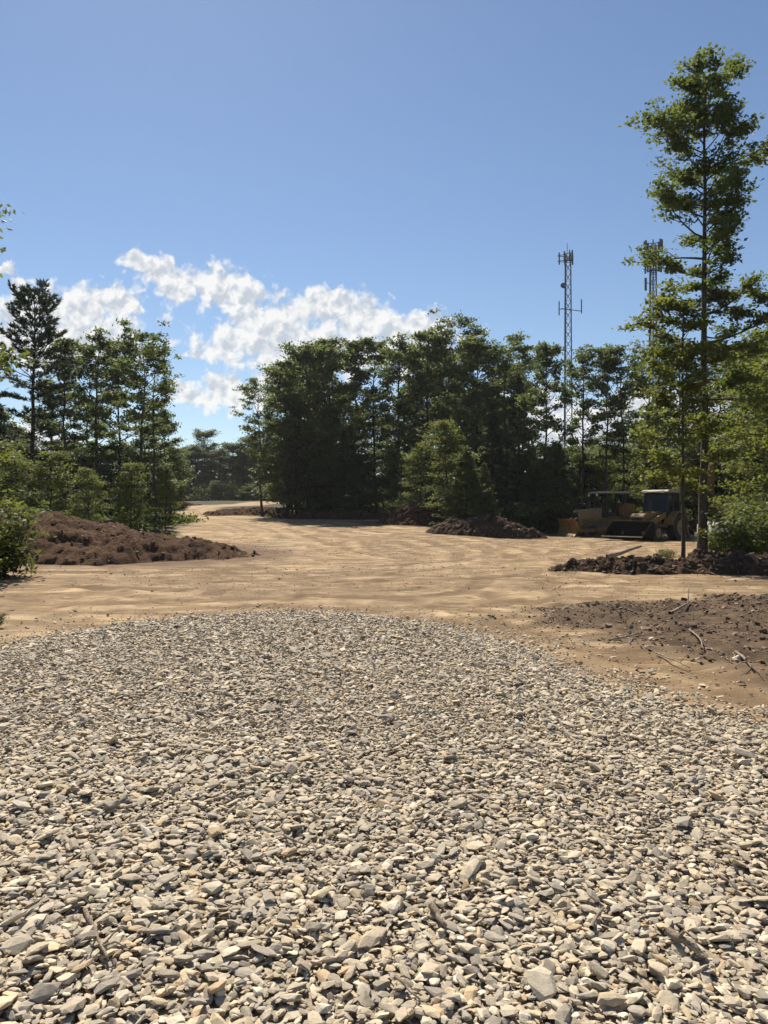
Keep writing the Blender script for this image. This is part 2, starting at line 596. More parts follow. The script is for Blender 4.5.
def build_ground():
    xs = spaced([(-2500, -400, 300), (-400, -90, 31), (-90, -36, 3), (-36, -14, .5), (-14, -7, .12), (-7, 9, .075), (9, 16, .12), (16, 40, .5),
                 (40, 90, 3), (90, 400, 31), (400, 2500, 300)])
    ys = spaced([(-400, -40, 60), (-40, -4, 3), (-4, 4, .25), (4, 12, .075), (12, 24, .06), (24, 44, .12), (44, 70, .26), (70, 110, .8), (110, 260, 6),
                 (260, 700, 44), (700, 4000, 300)])
    X, Y = np.meshgrid(xs, ys)
    x = X.ravel(); y = Y.ravel()
    z = height(x, y)
    g, dk, rd, ff, gsd = masks(x, y)
    trk = np.zeros_like(x); rut = np.zeros_like(x)
    for p in TRACKS:
        bb = np.array(p)
        sel = (x > bb[:, 0].min() - 2) & (x < bb[:, 0].max() + 2) & (y > bb[:, 1].min() - 2) & (y < bb[:, 1].max() + 2)
        d = seg_dist(x[sel], y[sel], p)
        trk[sel] = np.maximum(trk[sel], np.exp(-((d - 1.45) / .28) ** 2) * (.45 + .6 * fbm(x[sel], y[sel], .5, 3, 7)))
    for i, p in enumerate(TRACKS):
        bb = np.array(p)
        sel = (x > bb[:, 0].min() - 5) & (x < bb[:, 0].max() + 5) & (y > bb[:, 1].min() - 5) & (y < bb[:, 1].max() + 5)
        d = seg_dist(x[sel], y[sel], p)
        for off, wd in ((.9, .27), (2.1, .20), (3.4, .24)):
            q_ = np.abs(d - off - .1 * fbm(x[sel], y[sel], .4, 2, 60 + i) * (1 + off))
            w_ = sst(wd * 1.15, wd * .75, q_)
            rut[sel] = np.maximum(rut[sel], w_ * np.clip(.55 + 1.0 * fbm(x[sel], y[sel], .45, 3, 30 + i) + .7 * fbm(x[sel], y[sel], 3.0, 3, 35 + i), 0, 1) * (1 if off < 1.5 else .65))
    # pale sand scoured along the edge of the left mound and on the haul road
    pale = [(-3.6, 27.5, 1.1, 1.8), (-3.1, 31, .8, 3.0), (-13.5, 63, 3, 5), (-18.6, 72, 3, 7), (-19.3, 84, 3, 9), (-17, 97, 4, 9), (-11, 110, 6, 7), (2.0, 15.2, 3.5, .7), (4.5, 15.6, 3, .5), (0, 22, 4, 1.2)]
    for cx, cy, rx, ry in pale:
        q = ((x - cx) / rx) ** 2 + ((y - cy) / ry) ** 2
        trk = np.maximum(trk, np.exp(-q * 1.2) * (1.1 + .8 * fbm(x, y, 1.1, 4, 8)))
    nx, ny = len(xs), len(ys)
    i = np.arange((ny - 1) * (nx - 1))
    r, c = i // (nx - 1), i % (nx - 1)
    a = r * nx + c
    Fc = np.stack([a, a + 1, a + nx + 1, a + nx], 1)
    me = np_mesh('ground', np.stack([x, y, z], 1), Fc, 4,
                 {'soil': ('FLOAT_COLOR', np.stack([g, dk, ff], 1)), 'red': ('FLOAT', rd), 'track': ('FLOAT', np.clip(trk, 0, 1)), 'rut': ('FLOAT', np.clip(rut, 0, 1))}, True)
    o = link('ground', me, M_GROUND)
    tag(o, 'sandy tan dirt clearing with tyre tracks, dark soil and forest floor', 'ground', kind='structure')


build_ground()


# ------------------------------------------------------------------ stones and clods
def hull_protos(n, npts, seed, sharp=.25):
    out = []
    rng = random.Random(seed)
    for k in range(n):
        bm = bmesh.new()
        for i in range(npts):
            while True:
                v = Vector((rng.uniform(-1, 1), rng.uniform(-1, 1), rng.uniform(-1, 1)))
                if .2 < v.length < 1: break
            v.normalize()
            v = Vector((v.x, v.y, max(-.75, min(.75, v.z)))) * rng.uniform(1 - sharp, 1.03)
            bm.verts.new(v)
        r = bmesh.ops.convex_hull(bm, input=bm.verts)
        bmesh.ops.delete(bm, geom=list(set(g for g in r['geom_interior'] + r['geom_unused'] if isinstance(g, bmesh.types.BMVert))), context='VERTS')
        bmesh.ops.triangulate(bm, faces=bm.faces)
        bmesh.ops.recalc_face_normals(bm, faces=bm.faces)
        bm.verts.index_update()
        V = np.array([v.co[:] for v in bm.verts]); Fc = np.array([[v.index for v in f.verts] for f in bm.faces])
        bm.free()
        out.append((V, Fc))
    return out


def scatter(name, pos, dia, tone, protos, rng, tilt=22, flat=.5):
    n = len(pos)
    which = rng.integers(0, len(protos), n)
    yaw = rng.uniform(0, 2 * np.pi, n)
    tx = np.radians(rng.normal(0, tilt, n)); ty = np.radians(rng.normal(0, tilt, n))
    sc = np.stack([dia * .5 * rng.uniform(1.0, 1.65, n), dia * .5 * rng.uniform(.6, 1.05, n), dia * .5 * flat * rng.uniform(.7, 1.4, n)], 1)
    cz, sz = np.cos(yaw), np.sin(yaw); cx, sx = np.cos(tx), np.sin(tx); cy, sy = np.cos(ty), np.sin(ty)
    Rz = np.zeros((n, 3, 3)); Rz[:, 0, 0] = cz; Rz[:, 0, 1] = -sz; Rz[:, 1, 0] = sz; Rz[:, 1, 1] = cz; Rz[:, 2, 2] = 1
    Rx = np.zeros((n, 3, 3)); Rx[:, 0, 0] = 1; Rx[:, 1, 1] = cx; Rx[:, 1, 2] = -sx; Rx[:, 2, 1] = sx; Rx[:, 2, 2] = cx
    Ry = np.zeros((n, 3, 3)); Ry[:, 1, 1] = 1; Ry[:, 0, 0] = cy; Ry[:, 0, 2] = sy; Ry[:, 2, 0] = -sy; Ry[:, 2, 2] = cy
    Rm = Rx @ Ry @ Rz
    Vs, Fs, Ts = [], [], []
    base = 0
    for k, (V, Fc) in enumerate(protos):
        idx = np.nonzero(which == k)[0]
        if not len(idx): continue
        W = np.einsum('nij,nvj->nvi', Rm[idx], V[None] * sc[idx][:, None, :]) + pos[idx][:, None, :]
        nv = len(V)
        Vs.append(W.reshape(-1, 3))
        Fs.append((Fc[None] + (np.arange(len(idx)) * nv)[:, None, None] + base).reshape(-1, 3))
        Ts.append(np.repeat(tone[idx], nv, 0))
        base += nv * len(idx)
    return np_mesh(name, np.concatenate(Vs), np.concatenate(Fs), 3, {'tone': ('FLOAT_COLOR', np.concatenate(Ts))})


STONE_TONES = np.array([1.01, 1.01, .99]) * np.array([(.56, .465, .335), (.66, .565, .425), (.47, .395, .295), (.63, .505, .335), (.42, .365, .29), (.70, .62, .49),
                        (.58, .43, .265), (.36, .315, .255)])
STONE_P = np.array([.22, .15, .19, .11, .15, .05, .04, .09])


def jitter_grid(x0, x1, y0, y1, s, rng):
    gx, gy = np.meshgrid(np.arange(x0, x1, s), np.arange(y0, y1, s))
    n = gx.size
    return gx.ravel() + rng.uniform(-.5, .5, n) * s, gy.ravel() + rng.uniform(-.5, .5, n) * s


def build_gravel():
    rng = np.random.default_rng(4)
    parts = []
    for s, med, sig, zl, keep in ((.027, .034, .28, .0, 1.0), (.042, .043, .30, .008, .85), (.12, .064, .26, .012, .6)):
        x, y = jitter_grid(-6.4, 8.6, -1.6, 12.9, s, rng)
        fan = .53 * np.maximum(y, 0) + 1.2 - np.abs(x)
        sel = (fan > -3.4) & (y > -1.6) & (rng.random(len(x)) < np.where((fan < 0) | (y < .6), .55 if s < .05 else 1.0, 1.0)) & (rng.random(len(x)) < keep * (1 if s > .03 else np.clip(1.25 - y / 18, .5, 1)))
        x, y = x[sel], y[sel]
        sd = poly_sd(x, y, GRAVEL) + .45 * fbm(x, y, 1.2, 4, 3, .6)
        prob = np.where(sd > .12, 1, np.exp(-(np.maximum(.12 - sd, 0) / .24))) + .010 * (sd > -2.2)
        # far stones are thinned, the ones left a bit larger
        sel = rng.random(len(x)) < prob
        x, y, sd = x[sel], y[sel], sd[sel]
        clump = fbm(x, y, .8, 3, 15)
        d = .9 * np.clip(med * np.exp(rng.normal(0, sig, len(x))) * (1 + .18 * clump), .018, .15)
        z = height(x, y) + d * .18 + zl + rng.uniform(-.004, .012, len(x)) + .012 * fbm(x, y, 5, 2, 33)
        parts.append(np.stack([x, y, z, d], 1))
    A = np.concatenate(parts)
    tone = STONE_TONES[rng.choice(len(STONE_P), len(A), p=STONE_P / STONE_P.sum())] * rng.uniform(.8, 1.15, (len(A), 1))
    near = (A[:, 1] < 5.2) & (.53 * A[:, 1] + 1.2 > np.abs(A[:, 0])) & (A[:, 1] > .6)
    protos_n = hull_protos(40, 24, 1, .20)
    protos_f = hull_protos(24, 13, 2, .22)
    me1 = scatter('gravel', A[near][:, :3], A[near][:, 3], tone[near], protos_n, rng, 15, .36)
    me2 = scatter('gravel_far', A[~near][:, :3], A[~near][:, 3], tone[~near], protos_f, rng, 16, .40)
    bm = bmesh.new(); bm.from_mesh(me1); bm.from_mesh(me2); bm.to_mesh(me1); bm.free()
    bpy.data.meshes.remove(me2)
    o = link('gravel', me1, M_STONE)
    tag(o, 'bed of pale grey and tan crushed stone in the foreground', 'gravel', kind='stuff')
    print('stones', len(A))


build_gravel()


# ------------------------------------------------------------------ mounds of soil
def build_mound(name, label, cx, cy, rx, ry, h, rot, seed, mat, pw=1.3, crest=None, rough=.22):
    nx, ny = 220, 130
    u = np.linspace(-1.15, 1.15, nx); v = np.linspace(-1.15, 1.15, ny)
    U, Vv = np.meshgrid(u, v)
    c, s = math.cos(rot), math.sin(rot)
    lx, ly = U * rx, Vv * ry
    X = cx + lx * c - ly * s; Y = cy + lx * s + ly * c
    wob = .34 * fbm(X, Y, .5, 5, seed, .6)
    q = np.sqrt(U ** 2 * .98 + Vv ** 2) + wob
    k = np.clip(1 - q, 0, 1) ** (1 / pw) * 1.05
    if crest is not None:
        k = k * np.interp(U, [a for a, b in crest], [b for a, b in crest])
    edge = sst(0, .25, 1 - q)
    zz = k * h + edge * (rough * h * fbm(X, Y, 1.1, 5, seed + 3, .65) + .5 * rough * fbm(X, Y, 2.6, 4, seed + 9, .65))
    zz = zz - edge * .7 * rough * h * np.abs(fbm(X, Y, .75, 4, seed + 40, .55)) + edge * .09 * fbm(X, Y, 7, 3, seed + 50, .7)
    Z = height(X.ravel(), Y.ravel()).reshape(X.shape) + zz - .14 * (1 - edge)
    i = np.arange((ny - 1) * (nx - 1)); r, cc = i // (nx - 1), i % (nx - 1); a = r * nx + cc
    Fc = np.stack([a, a + 1, a + nx + 1, a + nx], 1)
    keep = (edge.ravel()[Fc].max(1) > 0)
    me = np_mesh(name, np.stack([X.ravel(), Y.ravel(), Z.ravel()], 1), Fc[keep], 4, None, True)
    bm = bmesh.new(); bm.from_mesh(me)
    bmesh.ops.delete(bm, geom=[v for v in bm.verts if not v.link_faces], context='VERTS')
    bm.to_mesh(me); bm.free()
    o = link(name, me, mat)
    tag(o, label, 'dirt mound', 'dirt mounds around the clearing')
    return o, (X, Y, Z, edge)


MOUNDS = []
for args in (
    ('long bank of red brown soil below the left trees', -12.0, 27.4, 7.9, 5.2, 1.42, R(6), 1, M_MOUND, 1.7, [(-1, .95), (-.2, 1), (.25, .92), (.6, .6), (1, .22)], .2),
    ('low reddish spoil ridge beside the haul road in the gap', -11.9, 69.5, 4.8, 2.4, .62, R(25), 7, M_MOUND, 1.3, None, .25),
    ('red brown root tangled mound at the foot of the dark grove', 3.0, 51.5, 3.6, 2.2, 1.6, R(-10), 11, M_MOUND, 1.2, None, .32),
    ('dark flat topped mound in front of the young spruces', 5.7, 42.6, 3.3, 1.9, 1.05, R(2), 17, M_MOUND2, 1.7, None, .26),
    ('low rough berm of dark clods around the tall tree foot', 9.6, 20.4, 5.4, 1.35, .58, R(-4), 23, M_MOUND2, 1.4, [(-1, .8), (0, .8), (1, 1.1)], .4),
    ('low earth bank behind the parked machines', 17.5, 49.0, 9.0, 2.0, .8, R(0), 29, M_MOUND2, 1.2, None, .3),
    ('low reddish bank along the foot of the dark grove', -2.2, 59.8, 6.2, 1.7, .62, R(3), 47, M_MOUND, 1.3, None, .3),
    ('far reddish bank beyond the haul road bend', -27.5, 92, 6.0, 2.5, 1.0, R(-8), 37, M_MOUND, 1.2, None, .3),
):
    MOUNDS.append(build_mound('dirt_mound', *args))


def build_clods():
    rng = np.random.default_rng(8)
    P, D, T = [], [], []

    def add(x, y, z, d, tones):
        P.append(np.stack([x, y, z], 1)); D.append(d)
        T.append(np.array(tones)[rng.integers(0, len(tones), len(x))] * rng.uniform(.7, 1.25, (len(x), 1)))
    brown = [(.34, .26, .18), (.13, .082, .047), (.17, .11, .066), (.22, .15, .09), (.31, .23, .15)]
    tan = [(.30, .22, .135), (.36, .27, .175), (.24, .17, .10), (.42, .35, .26)]
    # dark patch
    x, y = jitter_grid(1.2, 13, 5, 15, .055, rng)
    k = sst(-.5, .6, poly_sd(x, y, DARK) + fbm(x, y, 1.3, 4, 9) * .9) * (.35 + .5 * fbm(x, y, 1.1, 3, 6)) * (x < .55 * y + 1.5)
    s = rng.random(len(x)) < k * .95
    x, y = x[s], y[s]
    d = np.clip(.034 * np.exp(rng.normal(0, .55, len(x))), .012, .15)
    add(x, y, height(x, y) + d * .12, d, brown)
    # bare dirt, sparse
    x, y = jitter_grid(-13, 14, 6, 40, .11, rng)
    g, dk, rd, ff, gsd = masks(x, y)
    s = rng.random(len(x)) < (1 - g) * (1 - ff) * (.22 + .7 * fbm(x, y, .5, 4, 66))
    x, y = x[s], y[s]
    d = np.clip(.022 * np.exp(rng.normal(0, .5, len(x))), .010, .10)
    add(x, y, height(x, y) + d * .1, d, tan)
    # mounds
    for (o, (X, Y, Z, e)), n in zip(MOUNDS, (2600, 500, 1200, 1800, 5000, 300, 700, 200)):
        idx = rng.integers(0, X.size, n)
        ok = e.ravel()[idx] > .02
        idx = idx[ok]
        x = X.ravel()[idx] + rng.uniform(-.05, .05, len(idx)); y = Y.ravel()[idx] + rng.uniform(-.05, .05, len(idx))
        d = np.clip(.07 * np.exp(rng.normal(0, .6, len(x))), .025, .5)
        add(x, y, Z.ravel()[idx] + d * .1, d, [(.11, .068, .042), (.15, .095, .058), (.20, .13, .08), (.27, .195, .13)])
    P, D, T = np.concatenate(P), np.concatenate(D), np.concatenate(T)
    me = scatter('soil_clods', P, D, T, hull_protos(18, 13, 5, .4), rng, 25, .5)
    o = link('soil_clods', me, M_CLOD)
    tag(o, 'loose clods and pebbles strewn over the dirt and mounds', 'dirt clods', kind='stuff')


build_clods()


# ------------------------------------------------------------------ trees
def leaf_mesh(name, C, nrm, size, tint, rng, aspect=.6, direc=None, fold=.12):
    n = len(C)
    nrm = nrm / np.linalg.norm(nrm, axis=1, keepdims=True)
    if direc is None:
        direc = rng.normal(size=(n, 3))
        direc -= nrm * (direc * nrm).sum(1, keepdims=True)
    direc = direc / np.maximum(np.linalg.norm(direc, axis=1, keepdims=True), 1e-6)
    side = np.cross(nrm, direc)
    side /= np.maximum(np.linalg.norm(side, axis=1, keepdims=True), 1e-6)
    s = size[:, None]
    w = s * aspect * .5
    V = np.stack([C - direc * s * .5, C + side * w - nrm * s * fold - direc * s * .08, C + direc * s * .5 - nrm * s * fold, C - side * w - nrm * s * fold - direc * s * .08], 1)
    return np_mesh(name, V.reshape(-1, 3), np.arange(4 * n).reshape(n, 4), 4, {'tint': ('FLOAT', np.repeat(tint, 4))})


class Tubes:
    def __init__(s):
        s.V, s.F = [], []

    def tube(s, pts, rad, n=6):
        pts = [Vector(p) for p in pts]
        b = len(s.V)
        for i, p in enumerate(pts):
            d = (pts[min(i + 1, len(pts) - 1)] - pts[max(i - 1, 0)]).normalized()
            a = d.cross(Vector((0.3, 1, 0.1))).normalized()
            if a.length < .1: a = Vector((1, 0, 0))
            c = d.cross(a)
            for k in range(n):
                t = 2 * math.pi * k / n
                s.V.append(p + (a * math.cos(t) + c * math.sin(t)) * rad[i])
        for i in range(len(pts) - 1):
            for k in range(n):
                s.F.append((b + i * n + k, b + i * n + (k + 1) % n, b + (i + 1) * n + (k + 1) % n, b + (i + 1) * n + k))
        s.F.append(tuple(b + (len(pts) - 1) * n + k for k in range(n)))

    def mesh(s, name):
        me = bpy.data.meshes.new(name)
        me.from_pydata([v[:] for v in s.V], [], s.F)
        me.polygons.foreach_set('use_smooth', [True] * len(me.polygons))
        return me


def decid(seed, H, cb, Rc, nl, leaf, nleaf, tr, prof=None, up=(5, 58), wander=.02, flat=.38, nsub=4, clump=.42, lean=(0, 0), extra=(), skip=None, spread=(.65, 1.15)):
    """Broadleaf tree: trunk, limbs, twigs and leaf clumps at the twig ends. prof: (relative height, relative radius) pairs."""
    rng = np.random.default_rng(seed)
    T = Tubes()
    n = 14
    prof = prof or [(0, .55), (.2, .85), (.5, 1), (.8, .8), (1, .35)]
    P = []
    o = np.zeros(2)
    for i in range(n + 1):
        t = i / n
        o = o + rng.normal(0, wander * H / n * 3, 2) * (0 if i == 0 else 1)
        P.append(np.array([o[0] + lean[0] * H * t, o[1] + lean[1] * H * t, H * t * .985]))
    rad = [tr * (1.25 if i == 0 else 1) * (1 - .9 * (i / n) ** .9) + .012 for i in range(n + 1)]
    T.tube([P[0] - np.array([0, 0, .3])] + P, [rad[0] * 1.15] + rad, 8)

    def trunk_at(t):
        f = t * n; i = min(int(f), n - 1)
        return P[i] + (P[i + 1] - P[i]) * (f - i), rad[i] + (rad[i + 1] - rad[i]) * (f - i)
    cl = []
    limbs = []
    for i in range(nl):
        t = cb + (1 - cb) * (i + rng.random()) / nl * .98
        s = (t - cb) / (1 - cb)
        az = i * 2.399 + rng.normal(0, .45)
        L = Rc * np.interp(s, [a for a, b in prof], [b for a, b in prof]) * rng.uniform(*spread)
        if skip and skip(t, az): continue
        limbs.append((t, s, az, L, None))
    for t, az, L, el in extra:
        limbs.append((t, (t - cb) / (1 - cb), az, L, el))
    for t, s, az, L, el0 in limbs:
        p0, r0 = trunk_at(min(t, .995))
        el = R(el0 if el0 is not None else np.interp(s, [0, 1], up) + rng.normal(0, 9))
        d = np.array([math.cos(az) * math.cos(el), math.sin(az) * math.cos(el), math.sin(el)])
        pts = [p0]
        m = 5
        for k in range(m):
            d = d + rng.normal(0, .13, 3) + np.array([0, 0, .05])
            d /= np.linalg.norm(d)
            pts.append(pts[-1] + d * L / m)
        lr = max(.012, min(r0 * .6, .018 * L + .008))
        T.tube(pts, [lr * (1 - .8 * k / m) for k in range(m + 1)], 5)
        cl.append((pts[-1], 1.0)); cl.append((pts[-2], .8))
        ns = max(1, int(round(nsub * min(2.2, L / Rc + .25))))
        for q in range(ns):
            f = rng.uniform(.3, .97) * m
            k = min(int(f), m - 1)
            b = pts[k] + (pts[k + 1] - pts[k]) * (f - k)
            dd = (pts[k + 1] - pts[k]); dd /= np.linalg.norm(dd)
            sd = np.cross(dd, [0, 0, 1]); sd /= np.linalg.norm(sd) + 1e-6
            e = dd * .7 + sd * rng.choice([-1, 1]) * rng.uniform(.5, 1.1) + np.array([0, 0, rng.normal(.1, .25)])
            e /= np.linalg.norm(e)
            l2 = L * rng.uniform(.22, .48)
            tp = b + e * l2
            T.tube([b, b + e * l2 * .5 + rng.normal(0, .03, 3), tp], [lr * .4, lr * .28, lr * .1 + .003], 4)
            cl.append((tp, .9)); 
            if rng.random() < .6: cl.append((b + e * l2 * .55, .65))
    cl.append((P[-1], .8))
    # leaves
    cp = np.array([c for c, w in cl]); cw = np.array([w for c, w in cl])
    which = rng.choice(len(cl), nleaf, p=cw / cw.sum())
    off = rng.normal(0, 1, (nleaf, 3)) * np.array([1, 1, flat]) * clump * cw[which][:, None]
    C = cp[which] + off
    nr = rng.normal(0, .55, (nleaf, 3)) + np.array([0, 0, .9])
    ctint = rng.uniform(0, 1, len(cl))
    tint = np.clip(.55 * ctint[which] + .45 * rng.random(nleaf), 0, 1)
    size = leaf * rng.uniform(.65, 1.3, nleaf)
    return T.mesh('broadleaf_trunk'), leaf_mesh('broadleaf_crown', C, nr, size, tint, rng, .62)


def conifer(seed, H, cb, Rc, tr, step, per, blade, ntuft, prof, droop=0.0, upend=.25, aspect=.2, spray=True, wander=.004, dens=10):
    rng = np.random.default_rng(seed)
    T = Tubes()
    n = 10
    P = []
    o = np.zeros(2)
    for i in range(n + 1):
        o = o + rng.normal(0, wander * H, 2) * (i > 0)
        P.append(np.array([o[0], o[1], H * i / n]))
    rad = [tr * (1 - .93 * i / n) + .008 for i in range(n + 1)]
    T.tube([P[0] - np.array([0, 0, .3])] + P, [rad[0] * 1.2] + rad, 8)
    C, Dd = [], []
    z = cb * H
    while z < H * .985:
        s = (z / H - cb) / (1 - cb)
        f = z / H * n; i = min(int(f), n - 1)
        p0 = P[i] + (P[i + 1] - P[i]) * (f - i)
        az0 = rng.uniform(0, 6.28)
        for b in range(per):
            az = az0 + 6.28 * b / per + rng.normal(0, .25)
            L = Rc * np.interp(s, [a for a, c in prof], [c for a, c in prof]) * rng.uniform(.6, 1.12)
            if L < .05: continue
            el = np.interp(s, [0, 1], [-.12 - droop, .75]) + rng.normal(0, .09)
            d = np.array([math.cos(az) * math.cos(el), math.sin(az) * math.cos(el), math.sin(el)])
            m = 4
            pts = [p0]
            for k in range(m):
                d = d + np.array([0, 0, upend / m]) + rng.normal(0, .05, 3)
                d /= np.linalg.norm(d)
                pts.append(pts[-1] + d * L / m)
            br = .006 + .010 * L
            T.tube(pts, [br * (1 - .8 * k / m) for k in range(m + 1)], 4)
            nt = max(2, int(ntuft * L))
            for q in range(nt):
                f2 = (rng.uniform(.22, 1) ** .8) * m
                k = min(int(f2), m - 1)
                c = pts[k] + (pts[k + 1] - pts[k]) * (f2 - k)
                dd = pts[k + 1] - pts[k]; dd = dd / np.linalg.norm(dd)
                sd = np.cross(dd, [0, 0, 1]); sd /= np.linalg.norm(sd) + 1e-6
                w = L * .30 * (1.15 - f2 / m) + .06
                lat = rng.uniform(-1, 1)
                c = c + sd * lat * w + dd * abs(lat) * w * .6 + np.array([0, 0, rng.normal(.02, .04)])
                for _ in range(dens):
                    e = dd * .6 + sd * lat * .9 + rng.normal(0, .5, 3) * np.array([1, 1, .7]) + np.array([0, 0, .18])
                    C.append(c + e * blade * .35); Dd.append(e)
        z += step * rng.uniform(.75, 1.3) * (1 - .35 * s)
    for _ in range(24):
        C.append(P[-1] + rng.normal(0, .05, 3)); Dd.append(rng.normal(0, .4, 3) + np.array([0, 0, .8]))
    C = np.array(C); Dd = np.array(Dd)
    nn = len(C)
    Dd /= np.linalg.norm(Dd, axis=1, keepdims=True)
    nr = rng.normal(0, .6, (nn, 3)) + np.array([0, 0, .9])
    nr -= Dd * (nr * Dd).sum(1, keepdims=True)
    return T.mesh('conifer_trunk'), leaf_mesh('conifer_crown', C, nr, blade * rng.uniform(.7, 1.3, nn), rng.random(nn), rng, aspect, Dd, 0.0)


def bush(seed, H, Rb, leaf, nleaf, nst=9, clump=.16, flat=.6):
    rng = np.random.default_rng(seed)
    T = Tubes()
    cl = []
    for i in range(nst):
        az = i * 2.4 + rng.normal(0, .3)
        L = H * rng.uniform(.65, 1.05)
        sp = Rb * rng.uniform(.3, 1)
        b = np.array([math.cos(az), math.sin(az), 0])
        p = b * .05 * rng.random()
        pts = [p - np.array([0, 0, .1])]
        for k in range(1, 6):
            t = k / 5
            pts.append(p + b * sp * t ** 1.4 + np.array([0, 0, L * t * (1 - .12 * t)]) + rng.normal(0, .03, 3))
        T.tube(pts, [.02 * (1 - .75 * k / 5) + .003 for k in range(6)], 5)
        for k in range(1, 6):
            cl.append((pts[k], .5 + .1 * k))
            for q in range(3):
                e = rng.normal(0, 1, 3) * np.array([1, 1, .45]); e /= np.linalg.norm(e)
                l2 = Rb * rng.uniform(.25, .5)
                T.tube([pts[k], pts[k] + e * l2], [.006, .003], 4)
                cl.append((pts[k] + e * l2, 1)); cl.append((pts[k] + e * l2 * .55, .7))
    cp = np.array([c for c, w in cl]); cw = np.array([w for c, w in cl])
    which = rng.choice(len(cl), nleaf, p=cw / cw.sum())
    C = cp[which] + rng.normal(0, 1, (nleaf, 3)) * np.array([1, 1, flat]) * clump
    C[:, 2] = np.abs(C[:, 2])
    nr = rng.normal(0, .6, (nleaf, 3)) + np.array([0, 0, .8])
    ct = rng.random(len(cl))
    tint = np.clip(.5 * ct[which] + .5 * rng.random(nleaf), 0, 1)
    return T.mesh('shrub_stems'), leaf_mesh('shrub_foliage', C, nr, leaf * rng.uniform(.6, 1.3, nleaf), tint, rng, .6)


PROTO = {}


def proto(key, H, meshes, leafmat, barkmat):
    meshes[0].materials.append(barkmat); meshes[1].materials.append(leafmat)
    PROTO[key] = (max(v.co.z for v in meshes[1].vertices), meshes)


HIGH = [(0, .35), (.25, .7), (.55, 1), (.8, .9), (1, .45)]
FLATTOP = [(0, .3), (.3, .6), (.65, 1), (.9, 1), (1, .7)]
FULL = [(0, .75), (.2, 1), (.5, 1), (.8, .75), (1, .3)]
proto('oak_a', 14, decid(11, 14, .36, 3.0, 30, .26, 6600, .17, HIGH, flat=.34, clump=.31), M_LEAF, M_BARK)
proto('oak_b', 14, decid(12, 14, .30, 2.7, 32, .26, 7200, .16, FULL, flat=.36, clump=.31), M_LEAF, M_BARK)
proto('oak_c', 14, decid(13, 14, .45, 3.4, 28, .26, 6600, .18, FLATTOP, flat=.32, clump=.31), M_LEAF, M_BARK)
proto('oak_d', 14, decid(14, 14, .22, 2.5, 36, .26, 8600, .15, FULL, flat=.40, clump=.31), M_LEAF, M_BARK)
proto('oak_e', 14, decid(15, 14, .40, 2.4, 28, .26, 5600, .14, HIGH, flat=.32, clump=.31), M_LEAF, M_BARK)
proto('dense_a', 13, decid(16, 13, .07, 2.9, 46, .27, 10500, .15, FULL, flat=.42, clump=.38), M_LEAF, M_BARK)
proto('dense_b', 13, decid(17, 13, .09, 3.2, 44, .27, 11000, .16, [(0, .8), (.3, .9), (.7, 1), (.9, .8), (1, .4)], flat=.42, clump=.38), M_LEAF, M_BARK)
proto('under', 6, decid(18, 6, .05, 2.1, 34, .20, 9000, .07, FULL, up=(0, 50), flat=.40, clump=.38), M_LEAF, M_BARK)
proto('maple_a', 10, decid(21, 10, .12, 2.3, 36, .20, 7200, .10, FULL, flat=.34, clump=.36), M_LEAFB, M_BARK)
proto('maple_b', 10, decid(22, 10, .08, 2.6, 38, .20, 7800, .10, [(0, .9), (.3, 1), (.7, .8), (1, .3)], flat=.34, clump=.38), M_LEAFB, M_BARK)
PINE_P = [(0, .5), (.15, .8), (.3, .55), (.5, .95), (.7, .75), (.88, .8), (1, .25)]
proto('pine_a', 13, conifer(31, 13, .34, 2.5, .17, .82, 6, .30, 14, PINE_P, .05, .45, .17, dens=9), M_NEEDLE, M_BARKP)
proto('pine_b', 13, conifer(32, 13, .25, 2.3, .16, .85, 6, .30, 14, [(0, .7), (.4, 1), (.8, .7), (1, .2)], .08, .4, .17, dens=9), M_NEEDLE, M_BARKP)
CONE = [(0, 1), (.3, .8), (.7, .38), (1, .04)]
proto('spruce_a', 5, conifer(41, 5, .05, 1.55, .06, .26, 7, .16, 22, CONE, .05, .2, .26, dens=6), M_SPRUCE, M_BARKP)
proto('spruce_b', 5, conifer(42, 5, .04, 1.8, .06, .28, 7, .17, 22, CONE, .1, .25, .26, dens=6), M_SPRUCE, M_BARKP)
proto('fir', 11, conifer(43, 11, .1, 2.2, .13, .42, 7, .22, 15, CONE, .12, .2, .22, dens=7), M_NEEDLE, M_BARKP)
proto('bush_a', 2, bush(51, 2, 1.2, .15, 2600), M_UNDER, M_BARK)
proto('bush_b', 2, bush(52, 2, 1.5, .16, 2800, 11), M_UNDER, M_BARK)
proto('bush_c', 2, bush(53, 2, 1.0, .14, 2300, 8), M_UNDER, M_BARK)


def plant(name, key, px, D, top, label, cat='tree', group=None, rz=None, wide=1.0, x=None, parts=('trunk', 'crown'), H=None):
    """Stand a plant at distance D under picture column px with its top seen at row top."""
    X = at(px, D) if x is None else x
    z = ground_z(X, D)
    if H is None:
        H = EYE + (HY - top) / F * D - z
    H0, (tm, cm) = PROTO[key]
    o = empty(name, (X, D, z), (px * 1.7 + D) % 6.28 if rz is None else rz, label, cat, group)
    s = H / H0
    o.scale = (s * wide, s * wide, s)
    link(parts[0], tm, None, o)
    link(parts[1], cm, None, o)
    return o


